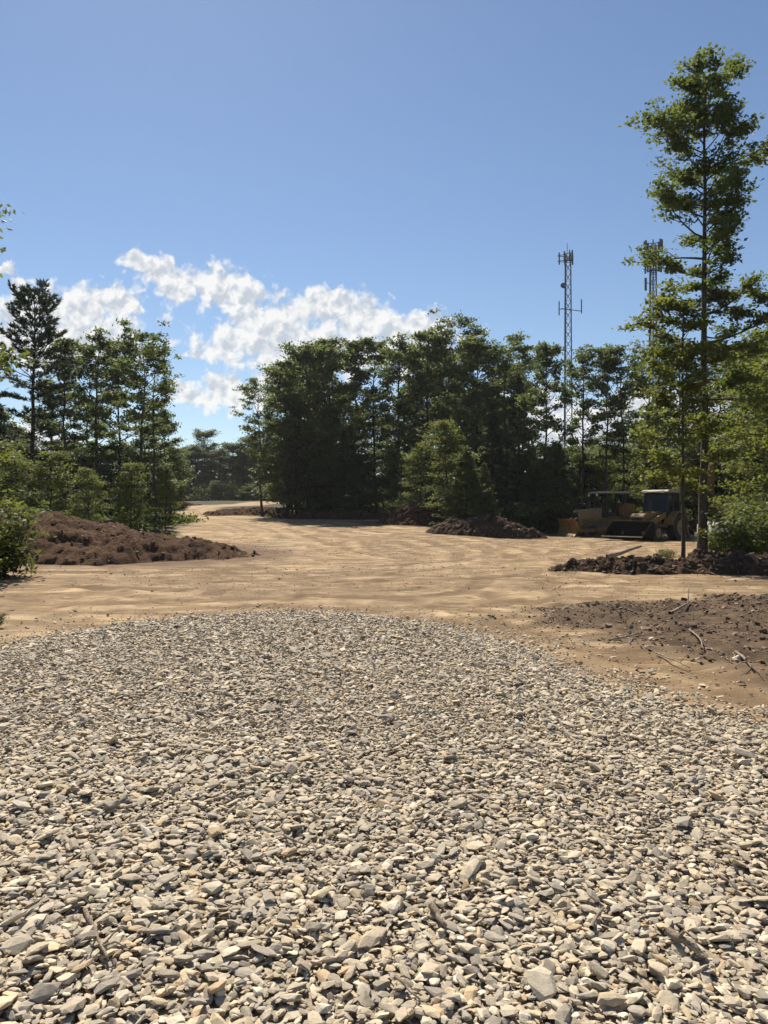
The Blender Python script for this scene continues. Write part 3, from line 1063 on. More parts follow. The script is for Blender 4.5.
# tall lone tree on the right and the sapling beside it
tall = decid(101, 16.2, .34, 1.75, 78, .145, 25500, .15, [(0, .95), (.2, .95), (.4, .85), (.65, 1.05), (.85, .95), (1, .5)], up=(-4, 50), wander=.009, flat=.36,
             nsub=5, clump=.185, lean=(.012, 0), spread=(.5, 1.25),
             extra=[(.93, .15, 2.2, 34), (.95, 2.0, 1.5, 66), (.86, 3.2, 2.1, 28), (.52, 0.1, 2.2, 4), (.46, -.3, 2.3, 0), (.42, .3, 2.2, -4)],
             skip=lambda t, az: (t < .56 and math.cos(az) < -.2) or math.sin(t * 977) > .97)
proto('tall', 16.2, tall, M_LEAFN, M_BARK)
plant('oak_tree', 'tall', 702, 24, 42, 'tall slender tree with bare lower trunk standing alone above the right berm', 'tree', None, 0)
sap = decid(102, 8.6, .30, 1.45, 34, .16, 9000, .06, [(0, .8), (.3, 1), (.6, .9), (1, .45)], up=(0, 45), wander=.006, flat=.3, nsub=4, clump=.22,
            extra=[(.93, 3.5, 1.5, 20), (.88, 3.0, 1.6, 25), (.97, 3.1, 1.1, 40)])
proto('sapling', 8.6, sap, M_LEAFB, M_BARK)
plant('maple_sapling', 'sapling', 683, 22.6, 282, 'thin young maple with yellow green leaves just left of the tall tree', 'tree', None, 0)

# left wood
G_L = 'trees behind the left bank'
plant('pine_tree', 'pine_a', 29, 41, 279, 'dark white pine with tiered boughs rising above the left wood', 'tree', G_L, 1.0)
plant('pine_tree', 'pine_b', -30, 37, 290, 'dark pine cut by the left edge of the photo', 'tree', G_L)
for k, (px, D, top, key, wd, lab) in enumerate([
    (68, 44, 338, 'oak_e', 1.0, 'slim tree with thin see-through crown next to the white pine'),
    (100, 47, 326, 'oak_a', .95, 'slim tree with open crown in the middle of the left wood'),
    (138, 42, 316, 'oak_c', .92, 'tallest broad topped tree at the right end of the left wood'),
    (156, 50, 345, 'oak_e', .9, 'slim tree behind the tallest one of the left wood'),
    (50, 52, 378, 'oak_b', 1.0, 'shaded tree deep behind the white pine'),
    (86, 54, 345, 'oak_c', .9, 'shaded tree deep in the middle of the left wood'),
    (120, 56, 340, 'oak_b', .9, 'leafy tree half hidden between two open crowns of the left wood'),
    (4, 46, 405, 'dense_a', 1.0, 'dense dark tree behind the pines at the left edge'),
    (165, 60, 405, 'dense_a', .9, 'short leafy tree at the right edge of the left wood'),
    (20, 60, 425, 'dense_a', 1.2, 'low dark crown seen under the white pine boughs'),
    (75, 64, 436, 'dense_a', 1.2, 'low dark crown seen between slim trunks of the left wood'),
    (125, 66, 440, 'dense_a', 1.2, 'low dark crown behind the tallest left tree'),
    (-40, 44, 330, 'oak_a', 1.0, 'tree outside the left edge behind the bank'),
]):
    plant('oak_tree', key, px, D, top, lab, 'tree', G_L, wide=wd)
for k, (px, D, top, key, wd, lab) in enumerate([
    (10, 30.5, 440, 'maple_b', 1.1, 'bushy young tree above the left end of the red bank'),
    (52, 31.5, 450, 'maple_a', 1.25, 'bushy green young tree on the red bank below the white pine'),
    (90, 32.5, 466, 'maple_b', 1.1, 'low bushy young tree in the middle of the red bank'),
    (132, 33.5, 462, 'maple_a', 1.05, 'green young tree at the right end of the red bank'),
    (166, 44, 468, 'maple_b', .8, 'small leafy tree where the bank meets the haul road'),
]):
    o = plant('maple_sapling', key, px, D, top, lab, 'tree', 'young trees on the left bank', wide=wd)
    o.children[1].data = o.children[1].data  # shared mesh

# trees framing the left edge, close to the camera
lb = decid(103, 5.4, .06, 1.9, 30, .17, 5200, .07, FULL, up=(0, 50), flat=.32, nsub=4, clump=.24)
proto('edge_maple', 5.4, lb, M_LEAFB, M_BARK)
plant('maple_tree', 'edge_maple', -42, 17, 418, 'bright leafy young maple leaning into the left edge above the bank end', 'tree', None, .6, 1.0)
plant('shrub', 'bush_b', 2, 18.5, 500, 'bright green shrub at the left edge before the red bank', 'shrub', None, parts=('stems', 'foliage'))
lt = decid(104, 10.5, .42, 2.3, 26, .17, 4200, .12, HIGH, flat=.32, nsub=4, clump=.26)
proto('edge_oak', 10.5, lt, M_LEAFN, M_BARK)
plant('oak_tree', 'edge_oak', -57, 16, 150, 'near tree of which only a few leaves reach in at the left edge', 'tree', None, 2.0, 1.0)

for i, (px, D, top) in enumerate([(-30, 48, 440), (-5, 54, 430), (28, 50, 446), (60, 50, 440), (88, 50, 448), (112, 52, 440), (148, 54, 446), (170, 58, 452),
                                  (-20, 66, 430), (15, 70, 440), (45, 70, 446), (75, 74, 446), (105, 72, 450), (135, 74, 446), (160, 78, 452)]):
    plant('oak_tree', ('under', 'dense_a', 'under', 'dense_b')[i % 4], px, D, top, 'shaded understorey tree inside the left wood', 'tree', 'understorey of the left wood', wide=1.35)

# far trees in the gap
G_F = 'far trees behind the haul road'
for px, D, top, key, wd, lab in [
    (203, 130, 428, 'dense_b', 1.25, 'round topped far tree in the gap over the haul road'),
    (185, 128, 446, 'dense_a', 1.2, 'far tree left of the round topped one in the gap'),
    (232, 138, 442, 'dense_b', 1.3, 'low far tree right of the round topped one in the gap'),
    (255, 128, 434, 'dense_a', 1.2, 'far tree in the gap beside the dark grove'),
    (276, 122, 428, 'dense_b', 1.1, 'far tree touching the left flank of the dark grove'),
    (170, 135, 450, 'dense_b', 1.4, 'farthest grey green trees closing the gap'),
    (215, 142, 450, 'dense_b', 1.5, 'farthest grey green trees closing the gap'),
    (245, 140, 450, 'dense_b', 1.5, 'farthest grey green trees closing the gap'),
    (290, 132, 440, 'dense_b', 1.5, 'farthest grey green trees closing the gap'),
    (190, 122, 468, 'maple_b', 1.3, 'low bushy growth at the bend of the haul road'),
    (225, 126, 474, 'maple_a', 1.4, 'low bush left of the pale bushes on the haul road'),
    (284, 78, 480, 'maple_b', .8, 'pale green bush in the gap at the grove edge'),
]:
    plant('maple_sapling' if 'maple' in key else 'oak_tree', key, px, D, top, lab, 'tree', G_F, wide=wd)

for i, (px, D, top) in enumerate([(172, 124, 445), (184, 128, 447), (196, 126, 444), (208, 130, 451), (220, 126, 447), (232, 129, 442), (244, 127, 449), (256, 130, 435), (268, 126, 440), (280, 129, 438), (292, 127, 429)]):
    plant('oak_tree', ('dense_a', 'dense_b')[i % 2], px, D, top, 'low dark far tree standing right behind the haul road', 'tree', 'low far trees behind the haul road', wide=1.6)

for i, px in enumerate(range(168, 300, 10)):
    plant('maple_sapling', ('under', 'maple_b', 'under')[i % 3], px + (i * 7) % 5, 119.5 + (i * 5) % 4, 478 + (i * 11) % 9, 'low bushy growth closing the view beyond the haul road', 'tree', 'bushy growth beyond the haul road', wide=1.9)

# the dark grove in the centre
G_C = 'trees of the dark centre grove'
front = [
    (286, 63, 358, 'oak_d', 1.2, 'leftmost tree of the dark grove, crown spreading out over the road'),
    (262, 66, 372, 'oak_c', .85, 'low spreading crown hanging out left of the dark grove'),
    (308, 62, 342, 'dense_b', 1.0, 'dense dark tree next to the left end of the grove'),
    (330, 64, 336, 'oak_d', 1.1, 'dark tree with rounded top in the left half of the grove'),
    (352, 66, 338, 'oak_e', 1.05, 'open crowned tree in the middle of the dark grove'),
    (376, 65, 336, 'oak_e', 1.0, 'slim see-through tree right of the grove middle'),
    (402, 61, 332, 'oak_a', .95, 'tree with straight pale trunk facing the clearing in the grove'),
    (428, 60, 328, 'oak_b', 1.0, 'leafy tree left of the highest crown in the grove'),
    (450, 62, 308, 'oak_c', .85, 'highest tree of the dark grove with tufted top'),
    (478, 58, 334, 'oak_d', 1.0, 'dense tree right of the highest crown in the grove'),
    (508, 57, 328, 'oak_c', .9, 'broad topped tree at the right end of the dark grove'),
    (524, 60, 345, 'oak_a', .8, 'outermost tree on the right flank of the dark grove'),
]
for px, D, top, key, wd, lab in front:
    plant('oak_tree', key, px, D, top, lab, 'tree', G_C, wide=wd)
for i, (px, D, top) in enumerate([(300, 70, 356), (326, 73, 350), (418, 71, 346), (442, 72, 340), (470, 70, 346), (514, 70, 362), (312, 82, 385), (338, 84, 395), (362, 84, 408), (388, 84, 412), (412, 84, 400), (452, 84, 385), (480, 84, 385), (508, 84, 392)]):
    plant('oak_tree', ('dense_a', 'dense_b', 'oak_d')[i % 3], px, D, top, 'shaded tree standing inside the dark grove behind its front row', 'tree', 'inner trees of the dark centre grove', wide=1.2)
for i, (px, D, top) in enumerate([(292, 64, 440), (316, 66, 446), (336, 63, 452), (360, 64, 448), (384, 66, 444), (408, 63, 450), (430, 63, 446), (498, 59, 440), (520, 57, 446)]):
    plant('oak_tree', 'under', px, D, top, 'shaded understorey tree between the trunks of the dark grove', 'tree', 'understorey of the dark grove', wide=1.3)
for i, (px, D, top) in enumerate([(542, 57, 452), (566, 60, 440), (588, 57, 446), (612, 58, 438), (632, 55, 440), (668, 54, 440), (708, 52, 430), (728, 50, 430), (752, 48, 420), (776, 44, 410)]):
    plant('oak_tree', 'under', px, D, top, 'shaded understorey tree behind the parked machines', 'tree', 'understorey of the right wood', wide=1.3)
for px, D, top, lab in [(296, 61, 405, 'dark fir filling the left end of the grove'), (345, 60.5, 425, 'dark fir among the trunks of the grove'),
                        (517, 54, 372, 'dark conifer with drooping boughs at the grove right end'), (493, 55, 400, 'dark conifer behind the young spruces')]:
    plant('fir_tree', 'fir', px, D, top, lab, 'tree', 'dark firs in the grove', wide=.9)
for px, D, top, key, wd, lab in [
    (446, 48, 420, 'maple_a', 1.3, 'yellow green young tree catching light before the dark grove'),
    (420, 52, 440, 'maple_b', 1.1, 'low yellow green tree leaning left before the dark grove'),
]:
    plant('maple_sapling', key, px, D, top, lab, 'tree', 'bright young trees before the grove', wide=wd)
for px, D, top, key, wd, lab in [
    (466, 44.5, 446, 'spruce_b', 1.1, 'young spruce directly behind the dark flat topped mound'),
    (484, 46, 462, 'spruce_a', 1.0, 'small young spruce right of the one behind the mound'),
    (556, 50, 440, 'spruce_b', 1.1, 'broad young spruce left of the bulldozer'),
    (535, 52, 462, 'spruce_a', 1.0, 'small young spruce between the grove and the bulldozer'),
    (585, 53, 452, 'spruce_a', 1.2, 'young spruce rising behind the bulldozer hood'),
]:
    plant('spruce_tree', key, px, D, top, lab, 'tree', 'young spruces at the edge of the clearing', wide=wd)

# right wood
G_R = 'trees of the right wood'
for px, D, top, key, wd, lab in [
    (545, 50.5, 340, 'oak_b', .8, 'thin open tree left of the lattice tower'),
    (580, 51, 345, 'oak_a', .8, 'open crowned tree in front of the lattice tower'),
    (606, 49.5, 344, 'oak_e', .9, 'thin see-through tree right of the lattice tower'),
    (626, 50, 338, 'oak_c', .85, 'straight trunked tree behind the bulldozer canopy'),
    (654, 51, 336, 'oak_a', 1.0, 'leafy tree left of the thin young maple'),
    (680, 62, 340, 'oak_b', 1.0, 'leafy tree behind the thin young maple'),
    (716, 58, 342, 'oak_c', 1.0, 'leafy tree behind the tall lone tree'),
    (745, 56, 338, 'oak_b', 1.0, 'leafy tree at the right end of the skyline'),
    (775, 60, 330, 'oak_a', 1.1, 'tree cut by the right edge of the photo'),
]:
    plant('oak_tree', key, px, D, top, lab, 'tree', G_R, wide=wd)
for i, (px, D, top) in enumerate([(540, 80, 440), (566, 82, 446), (592, 80, 440), (615, 78, 432), (640, 76, 420), (664, 76, 420), (690, 76, 425), (715, 76, 420), (742, 76, 415), (770, 76, 410), (800, 70, 400)]):
    plant('oak_tree', ('dense_a', 'dense_b')[i % 2], px, D, top, 'low shaded tree closing the back of the right wood', 'tree', 'back row of the right wood', wide=1.35)
for px, D, top, key, wd, lab in [
    (602, 52, 452, 'maple_b', 1.0, 'bushy young tree behind the bulldozer'),
    (650, 50, 418, 'maple_a', 1.0, 'yellow green tree over the backhoe loader'),
    (694, 50, 420, 'maple_b', 1.0, 'yellow green tree behind the upright booms'),
    (742, 49, 372, 'maple_a', 1.05, 'yellow green tree right of the tall trunk'),
    (764, 34, 322, 'maple_b', 1.0, 'large yellow green tree at the right edge'),
    (790, 31, 300, 'maple_a', 1.0, 'yellow green tree beyond the right edge'),
]:
    plant('maple_tree', key, px, D, top, lab, 'tree', 'yellow green trees of the right wood', wide=wd)
for px, D, top, key, wd, lab in [
    (742, 23.5, 506, 'bush_a', 1.3, 'bright shrub growing on the berm by the right edge'),
    (716, 24.6, 530, 'bush_c', 1.2, 'low shrub right of the tall tree foot'),
    (768, 25, 496, 'bush_b', 1.2, 'tall shrub cut by the right edge behind the berm'),
    (-4, 10.6, 612, 'bush_c', 1.2, 'dark weed clump at the left edge beside the gravel'),
    (664, 22.3, 548, 'bush_c', 1.4, 'small weed clump left of the young maple foot'),
    (560, 48.5, 500, 'bush_b', 1.5, 'pale shrub left of the bulldozer blade'),
    (528, 49, 500, 'bush_a', 1.5, 'pale shrub behind the right end of the dark mound'),
    (412, 53.5, 496, 'bush_c', 1.4, 'low shrub above the root tangled mound'),
]:
    plant('shrub', key, px, D, top, lab, 'shrub', 'shrubs at the edge of the clearing', wide=wd, parts=('stems', 'foliage'))


def build_undergrowth():
    rng = np.random.default_rng(77)
    n = 13000
    x = rng.uniform(-70, 70, n); y = rng.uniform(14, 160, n)
    sd = -poly_sd(x, y, CLEAR)
    ok = (sd > .3) & (np.abs(x) < .6 * y + 4) & (rng.random(n) < np.clip(1.5 - sd / 30, .25, 1))
    # keep the machines' parking and the berm clear
    ok &= ~((x > 6) & (x < 24) & (y < 47.5) & (y > 26))
    ok &= ~((y > 64) & (y < 117) & (x > -.28 * y) & (x < -.105 * y))
    x, y, sd = x[ok], y[ok], sd[ok]
    per = 40
    hh = rng.uniform(.35, 1.9, len(x)) * np.clip(.25 + sd / 5, .25, 1.5)
    C = np.repeat(np.stack([x, y, height(x, y, False)], 1), per, 0)
    h = np.repeat(hh, per)
    C += rng.normal(0, 1, C.shape) * np.array([.6, .6, 0])
    C[:, 2] += h * rng.random(len(C)) ** .7
    nr = rng.normal(0, .6, C.shape) + np.array([0, 0, .7])
    tint = np.clip(np.repeat(rng.random(len(x)), per) * .6 + .4 * rng.random(len(C)), 0, 1)
    me = leaf_mesh('undergrowth', C, nr, .26 * rng.uniform(.6, 1.3, len(C)), tint, rng, .5)
    o = link('undergrowth', me, M_UNDER)
    tag(o, 'low leafy growth covering the forest floor under the trees', 'undergrowth', kind='stuff')


build_undergrowth()


# ------------------------------------------------------------------ sticks, logs and roots
def stick(label, pts, rad, group, seed=0, mat=None, forks=0):
    rng = random.Random(seed)
    T = Tubes()
    P = [Vector(p) for p in pts]
    full = []
    for a, b in zip(P[:-1], P[1:]):
        for k in range(3):
            full.append(a.lerp(b, k / 3) + Vector((rng.uniform(-1, 1), rng.uniform(-1, 1), rng.uniform(-.4, .4))) * rad * .8)
    full.append(P[-1])
    m = len(full) - 1
    T.tube(full, [rad * (1 - .55 * i / m) for i in range(m + 1)], 7)
    for f in range(forks):
        i = rng.randint(1, m - 1)
        d = (full[i + 1] - full[i]).normalized()
        e = (d + Vector((rng.uniform(-1, 1), rng.uniform(-1, 1), rng.uniform(0, .9)))).normalized() * (P[-1] - P[0]).length * rng.uniform(.2, .4)
        T.tube([full[i], full[i] + e * .5 + Vector((0, 0, .02)), full[i] + e], [rad * .5, rad * .35, rad * .12], 5)
    o = link('fallen_branch', T.mesh('fallen_branch'), mat or M_WOOD)
    # origin at the middle of the stick
    c = sum((v.co for v in o.data.vertices), Vector()) / len(o.data.vertices)
    for v in o.data.vertices: v.co -= c
    o.location = c
    return tag(o, label, 'branch', group)


def gp(px, py, up=0.0, D=None):
    """Ground point under a picture position."""
    D = D or EYE * F / max(py - HY, 1)
    for _ in range(6):
        x = at(px, D)
        D = (EYE - ground_z(x, D) - up) * F / max(py - HY, 1)
    return Vector((at(px, D), D, ground_z(at(px, D), D) + up))


gs = 'dry sticks among the gravel stones'
stick('forked grey twig on the gravel at lower left', [gp(86, 912, .035), gp(98, 938, .045), gp(108, 962, .035)], .009, gs, 1, None, 3)
stick('long thin twig lying flat left of the forked grey twig', [gp(18, 915, .04), gp(44, 897, .045)], .008, gs, 2)
stick('pale split chip on the gravel right of centre', [gp(433, 906, .045), gp(446, 926, .04)], .014, gs, 3)
stick('bundle like pale splinter of wood on the gravel at lower right', [gp(670, 930, .045), gp(700, 952, .04)], .017, gs, 4, None, 1)
stick('thin straw coloured splinter near the bottom of the gravel', [gp(395, 978, .04), gp(420, 1000, .04)], .006, gs, 5)
stick('thin dark twig on the gravel left of centre', [gp(284, 836, .045), gp(308, 846, .04)], .007, gs, 6)
stick('short pale stick on the gravel near the right edge of the photo', [gp(592, 928, .045), gp(604, 908, .04)], .009, gs, 7)
gr = 'broken roots and branches on the dark soil patch'
for k, (a, b, r, lab) in enumerate([
    ((735, 652), (752, 668), .016, 'pale curved root on the dark soil by the right edge'),
    ((690, 630), (704, 648), .013, 'thin pale root in the middle of the dark soil'),
    ((668, 612), (690, 605), .024, 'short log lying at the upper edge of the dark soil'),
    ((610, 640), (640, 634), .012, 'thin branch near the left end of the dark soil'),
    ((655, 655), (690, 668), .010, 'thin twig at the lower edge of the dark soil'),
]):
    stick(lab, [gp(*a, .03), gp((a[0] + b[0]) / 2 + 3, (a[1] + b[1]) / 2 - 1, .07), gp(*b, .05)], r, gr, 20 + k, None, 2)
MZ = MOUNDS
stick('pale broken log lying on top of the clod berm', [Vector((5.75, 20.0, .42)), Vector((6.7, 20.3, .66))], .06, None, 31)
for k, (x, y, z, dx, dy, dz, r, lab) in enumerate([
    (2.0, 49.6, 1.7, 1.5, -.2, 1.0, .09, 'grey root slanting up from the root tangled mound'),
    (1.3, 50.2, 1.3, 1.3, -.5, .9, .07, 'thin root left of the thick one on the tangled mound'),
    (3.6, 49.9, 1.5, 1.6, .1, .3, .08, 'branch lying across the root tangled mound'),
    (3.4, 41.8, .5, 1.6, -.3, .6, .06, 'thin stump root at the left end of the dark mound'),
    (3.0, 42.3, .35, 1.4, .4, .75, .05, 'bent branch left of the dark mound'),
]):
    stick(lab, [Vector((x, y, z)), Vector((x + dx * .5, y + dy * .5, z + dz * .6)), Vector((x + dx, y + dy, z + dz))], r, 'roots on the centre mounds', 40 + k, M_BARK, 4)


# ------------------------------------------------------------------ towers
M_STEEL = mat_paint('galvanised_steel', (.10, .105, .11), .5, .15, .3)
M_ANT = mat_paint('grey_antenna_radome', (.09, .095, .10), .5, .1)


class MB:
    """collects shapes into one mesh"""

    def __init__(s):
        s.bm = bmesh.new()

    def box(s, c, size, rot=(0, 0, 0)):
        m = Matrix.Translation(c) @ (Matrix.Rotation(rot[2], 4, 'Z') @ Matrix.Rotation(rot[1], 4, 'Y') @ Matrix.Rotation(rot[0], 4, 'X')) @ Matrix.Diagonal((*size, 1))
        bmesh.ops.create_cube(s.bm, size=1, matrix=m)
        return s

    def cyl(s, p0, p1, r, n=14, r2=None):
        p0, p1 = Vector(p0), Vector(p1)
        d = p1 - p0
        m = Matrix.Translation((p0 + p1) / 2) @ d.to_track_quat('Z', 'Y').to_matrix().to_4x4()
        bmesh.ops.create_cone(s.bm, cap_ends=True, segments=n, radius1=r, radius2=r if r2 is None else r2, depth=d.length, matrix=m)
        return s

    def prism(s, prof, y0, y1):
        """profile in x,z extruded along y"""
        a = [s.bm.verts.new((x, y0, z)) for x, z in prof]
        b = [s.bm.verts.new((x, y1, z)) for x, z in prof]
        n = len(prof)
        fs = [s.bm.faces.new(a), s.bm.faces.new(list(reversed(b)))]
        for i in range(n):
            fs.append(s.bm.faces.new((a[(i + 1) % n], a[i], b[i], b[(i + 1) % n])))
        bmesh.ops.recalc_face_normals(s.bm, faces=fs)
        return s

    def build(s, name, mat, parent=None, bevel=.0):
        me = bpy.data.meshes.new(name)
        s.bm.to_mesh(me); s.bm.free()
        o = link(name, me, mat, parent)
        if bevel:
            md = o.modifiers.new('bevel', 'BEVEL'); md.width = bevel; md.segments = 2; md.limit_method = 'ANGLE'
        return o


def lattice(H, w0, w1, n=24):
    m = MB()
    cor = [(math.cos(R(90 + 120 * k)), math.sin(R(90 + 120 * k))) for k in range(3)]

    def pt(k, t):
        w = (w0 + (w1 - w0) * t) * .58
        return (cor[k][0] * w, cor[k][1] * w, H * t)
    for k in range(3):
        m.cyl(pt(k, 0), pt(k, 1), .085 if k else .13, 6)
        for i in range(n):
            m.cyl(pt(k, i / n), pt((k + 1) % 3, (i + 1) / n), .03, 4)
            m.cyl(pt((k + 1) % 3, i / n), pt(k, (i + 1) / n), .03, 4)
            m.cyl(pt(k, i / n), pt((k + 1) % 3, i / n), .03, 4)
    return m


def antenna_ring(parent, z, rad, n, ph=0.0, panel=(.32, .22, 2.4)):
    m = MB()
    for k in range(3):
        a = R(120 * k + 30); b = R(120 * (k + 1) + 30)
        pa = (math.cos(a) * rad, math.sin(a) * rad, z); pb = (math.cos(b) * rad, math.sin(b) * rad, z)
        m.cyl(pa, pb, .05, 6)
        m.cyl((0, 0, z), ((pa[0] + pb[0]) / 2, (pa[1] + pb[1]) / 2, z), .09, 6)
        m.cyl((pa[0], pa[1], z + .8), (pb[0], pb[1], z + .8), .06, 6)
    m.build('antenna_mount', M_STEEL, parent)
    for k in range(3):
        a = R(120 * k + 30); b = R(120 * (k + 1) + 30)
        for q in range(n):
            t = (q + .5) / n
            x = math.cos(a) * (1 - t) + math.cos(b) * t; y = math.sin(a) * (1 - t) + math.sin(b) * t
            MB().box((x * rad * 1.1, y * rad * 1.1, z + .4), panel, (0, 0, math.atan2(y, x))).build('panel_antenna', M_ANT, parent)


def tower_lattice():
    D = 112.0
    X = at(567, D); z = ground_z(X, D)
    top = EYE + (HY - 247) / F * D - z
    t = empty('cell_tower', (X, D, z), R(14), 'tall grey lattice cell tower with antennas on top, standing clear of the trees', 'tower', 'cell towers behind the wood')
    lattice(top - 1.0, 1.35, .85, 26).build('mast', M_STEEL, t)
    antenna_ring(t, top - 2.0, 1.35, 3, 0, (.16, .12, 1.6))
    zm = EYE + (HY - 309) / F * D - z
    m = MB().cyl((-.9, 0, zm), (2.1, -.4, zm - .3), .06, 6).cyl((0, 0, zm), (-1.1, .4, zm), .06, 6)
    m.build('side_arm', M_STEEL, t)
    for x, y, dz in ((2.05, -.4, .4), (-1.05, .4, .1)):
        MB().cyl((x, y, zm + dz - 1.0), (x, y, zm + dz + 1.0), .085, 8).build('whip_antenna', M_ANT, t)
    zd = EYE + (HY - 287) / F * D - z
    MB().cyl((-.7, -.4, zd), (-1.0, -.6, zd), .38, 16, .35).build('dish_antenna', M_ANT, t)
    MB().cyl((0, 0, top - 2), (0, 0, top + .5), .04, 6).build('lightning_rod', M_STEEL, t)


def tower_pole():
    D = 100.0
    X = at(653, D); z = ground_z(X, D)
    top = EYE + (HY - 242) / F * D - z
    t = empty('cell_tower', (X, D, z), R(40), 'dark slim cell tower crowded with panel antennas, half hidden by the young maple leaves', 'tower', 'cell towers behind the wood')
    lattice(top - .4, 1.1, .7, 24).build('mast', M_STEEL, t)
    MB().box((-1.25, .3, top - 5.6), (.24, .2, 1.6)).build('panel_antenna', M_ANT, t)
    MB().cyl((0, 0, top - 5.4), (-1.25, .3, top - 5.4), .05, 6).build('side_arm', M_STEEL, t)
    for zz, n in ((top - 1.2, 3), (top - 3.6, 2)):
        antenna_ring(t, zz, 1.35, n, 0, (.2, .14, 1.7))


tower_lattice()
tower_pole()

# ------------------------------------------------------------------ machines
M_YEL = mat_paint('worn_shaded_yellow', (.33, .180, .032), .5, .85, 0, (.085, .058, .036))  # worn paint; dirt tone darkened so shade over the machines sits in the colour
M_ROOF = mat_paint('faded_canopy_paint', (.36, .32, .22), .25, .25)
M_TAN = mat_paint('faded_shaded_hood_yellow', (.30, .21, .09), .3, .5, 0, (.12, .085, .05))  # hood colour lowered as well, carrying part of the tree shade
M_BLK = mat_paint('black_iron', (.022, .021, .02), .6, .55, 0, (.09, .065, .042))
M_BKT = mat_paint('worn_dark_bucket', (.014, .013, .012), .9, .3, 0, (.03, .022, .016), .03)
M_STL = mat_paint('worn_steel', (.12, .10, .085), .45, .6, .3)
M_EDGE = mat_paint('polished_steel', (.16, .145, .13), .6, .5, .2, (.10, .075, .05), .15)
M_RUB = mat_paint('tyre_rubber', (.02, .02, .02), .8, .6, 0, (.10, .075, .05))
M_WHT = mat_paint('white_paint', (.75, .75, .74), .3, .2)
t_ = NT('dark_glass'); t_.principled((.010, .012, .013), .12, spec=.22); M_GLS = t_.m
t_ = NT('lamp_glass'); t_.principled((.7, .7, .66), .15, spec=.6); M_LMP = t_.m


def stadium(x0, x1, zc, r, n=10):
    return [(x1 + r * math.sin(math.pi * k / n), zc + r * math.cos(math.pi * k / n)) for k in range(n + 1)] + \
           [(x0 - r * math.sin(math.pi * k / n), zc - r * math.cos(math.pi * k / n)) for k in range(n + 1)]


def crawler(parent, x0, x1, r, y, w):
    tr = MB().prism(stadium(x0, x1, r, r), y - w / 2, y + w / 2)
    n = 26
    per = 2 * (x1 - x0) + 2 * math.pi * r
    for k in range(n):       # grouser bars
        s = per * k / n
        if s < x1 - x0: c = (x0 + s, y, 2 * r); a = 0
        elif s < x1 - x0 + math.pi * r:
            q = (s - (x1 - x0)) / r; c = (x1 + r * math.sin(q), y, r + r * math.cos(q)); a = q
        elif s < 2 * (x1 - x0) + math.pi * r: c = (x1 - (s - (x1 - x0) - math.pi * r), y, 0); a = 0
        else:
            q = (s - 2 * (x1 - x0) - math.pi * r) / r; c = (x0 - r * math.sin(q), y, r - r * math.cos(q)); a = q
        tr.box(c, (.05, w * .98, .09), (0, a, 0))
    o = tr.build('crawler_track', M_STL, parent)
    sg = 1 if y > 0 else -1
    MB().box(((x0 + x1) / 2, y + sg * w * .51, r), (x1 - x0, .06, r * .8)).build('track_frame', M_YEL, o)
    for x in (x0, x1):
        MB().cyl((x, y + sg * w * .5, r), (x, y + sg * (w * .5 + .06), r), r * .72, 16).build('sprocket', M_BLK, o)
    return o


def wheel(parent, x, y, r, w):
    m = MB().cyl((x, y - w / 2, r), (x, y + w / 2, r), r * .95, 26)
    for k in range(20):
        a = 2 * math.pi * k / 20
        m.box((x + math.cos(a) * r * .96, y, r + math.sin(a) * r * .96), (.09, w * .95, .07), (0, math.pi / 2 - a, 0))
    o = m.build('wheel', M_RUB, parent)
    sg = 1 if y > 0 else -1
    MB().cyl((x, y + sg * w * .5, r), (x, y + sg * (w * .5 + .04), r), r * .56, 20).cyl((x, y + sg * w * .5, r), (x, y + sg * (w * .5 + .09), r), r * .2, 12).build('rim', M_TAN, o)
    return o


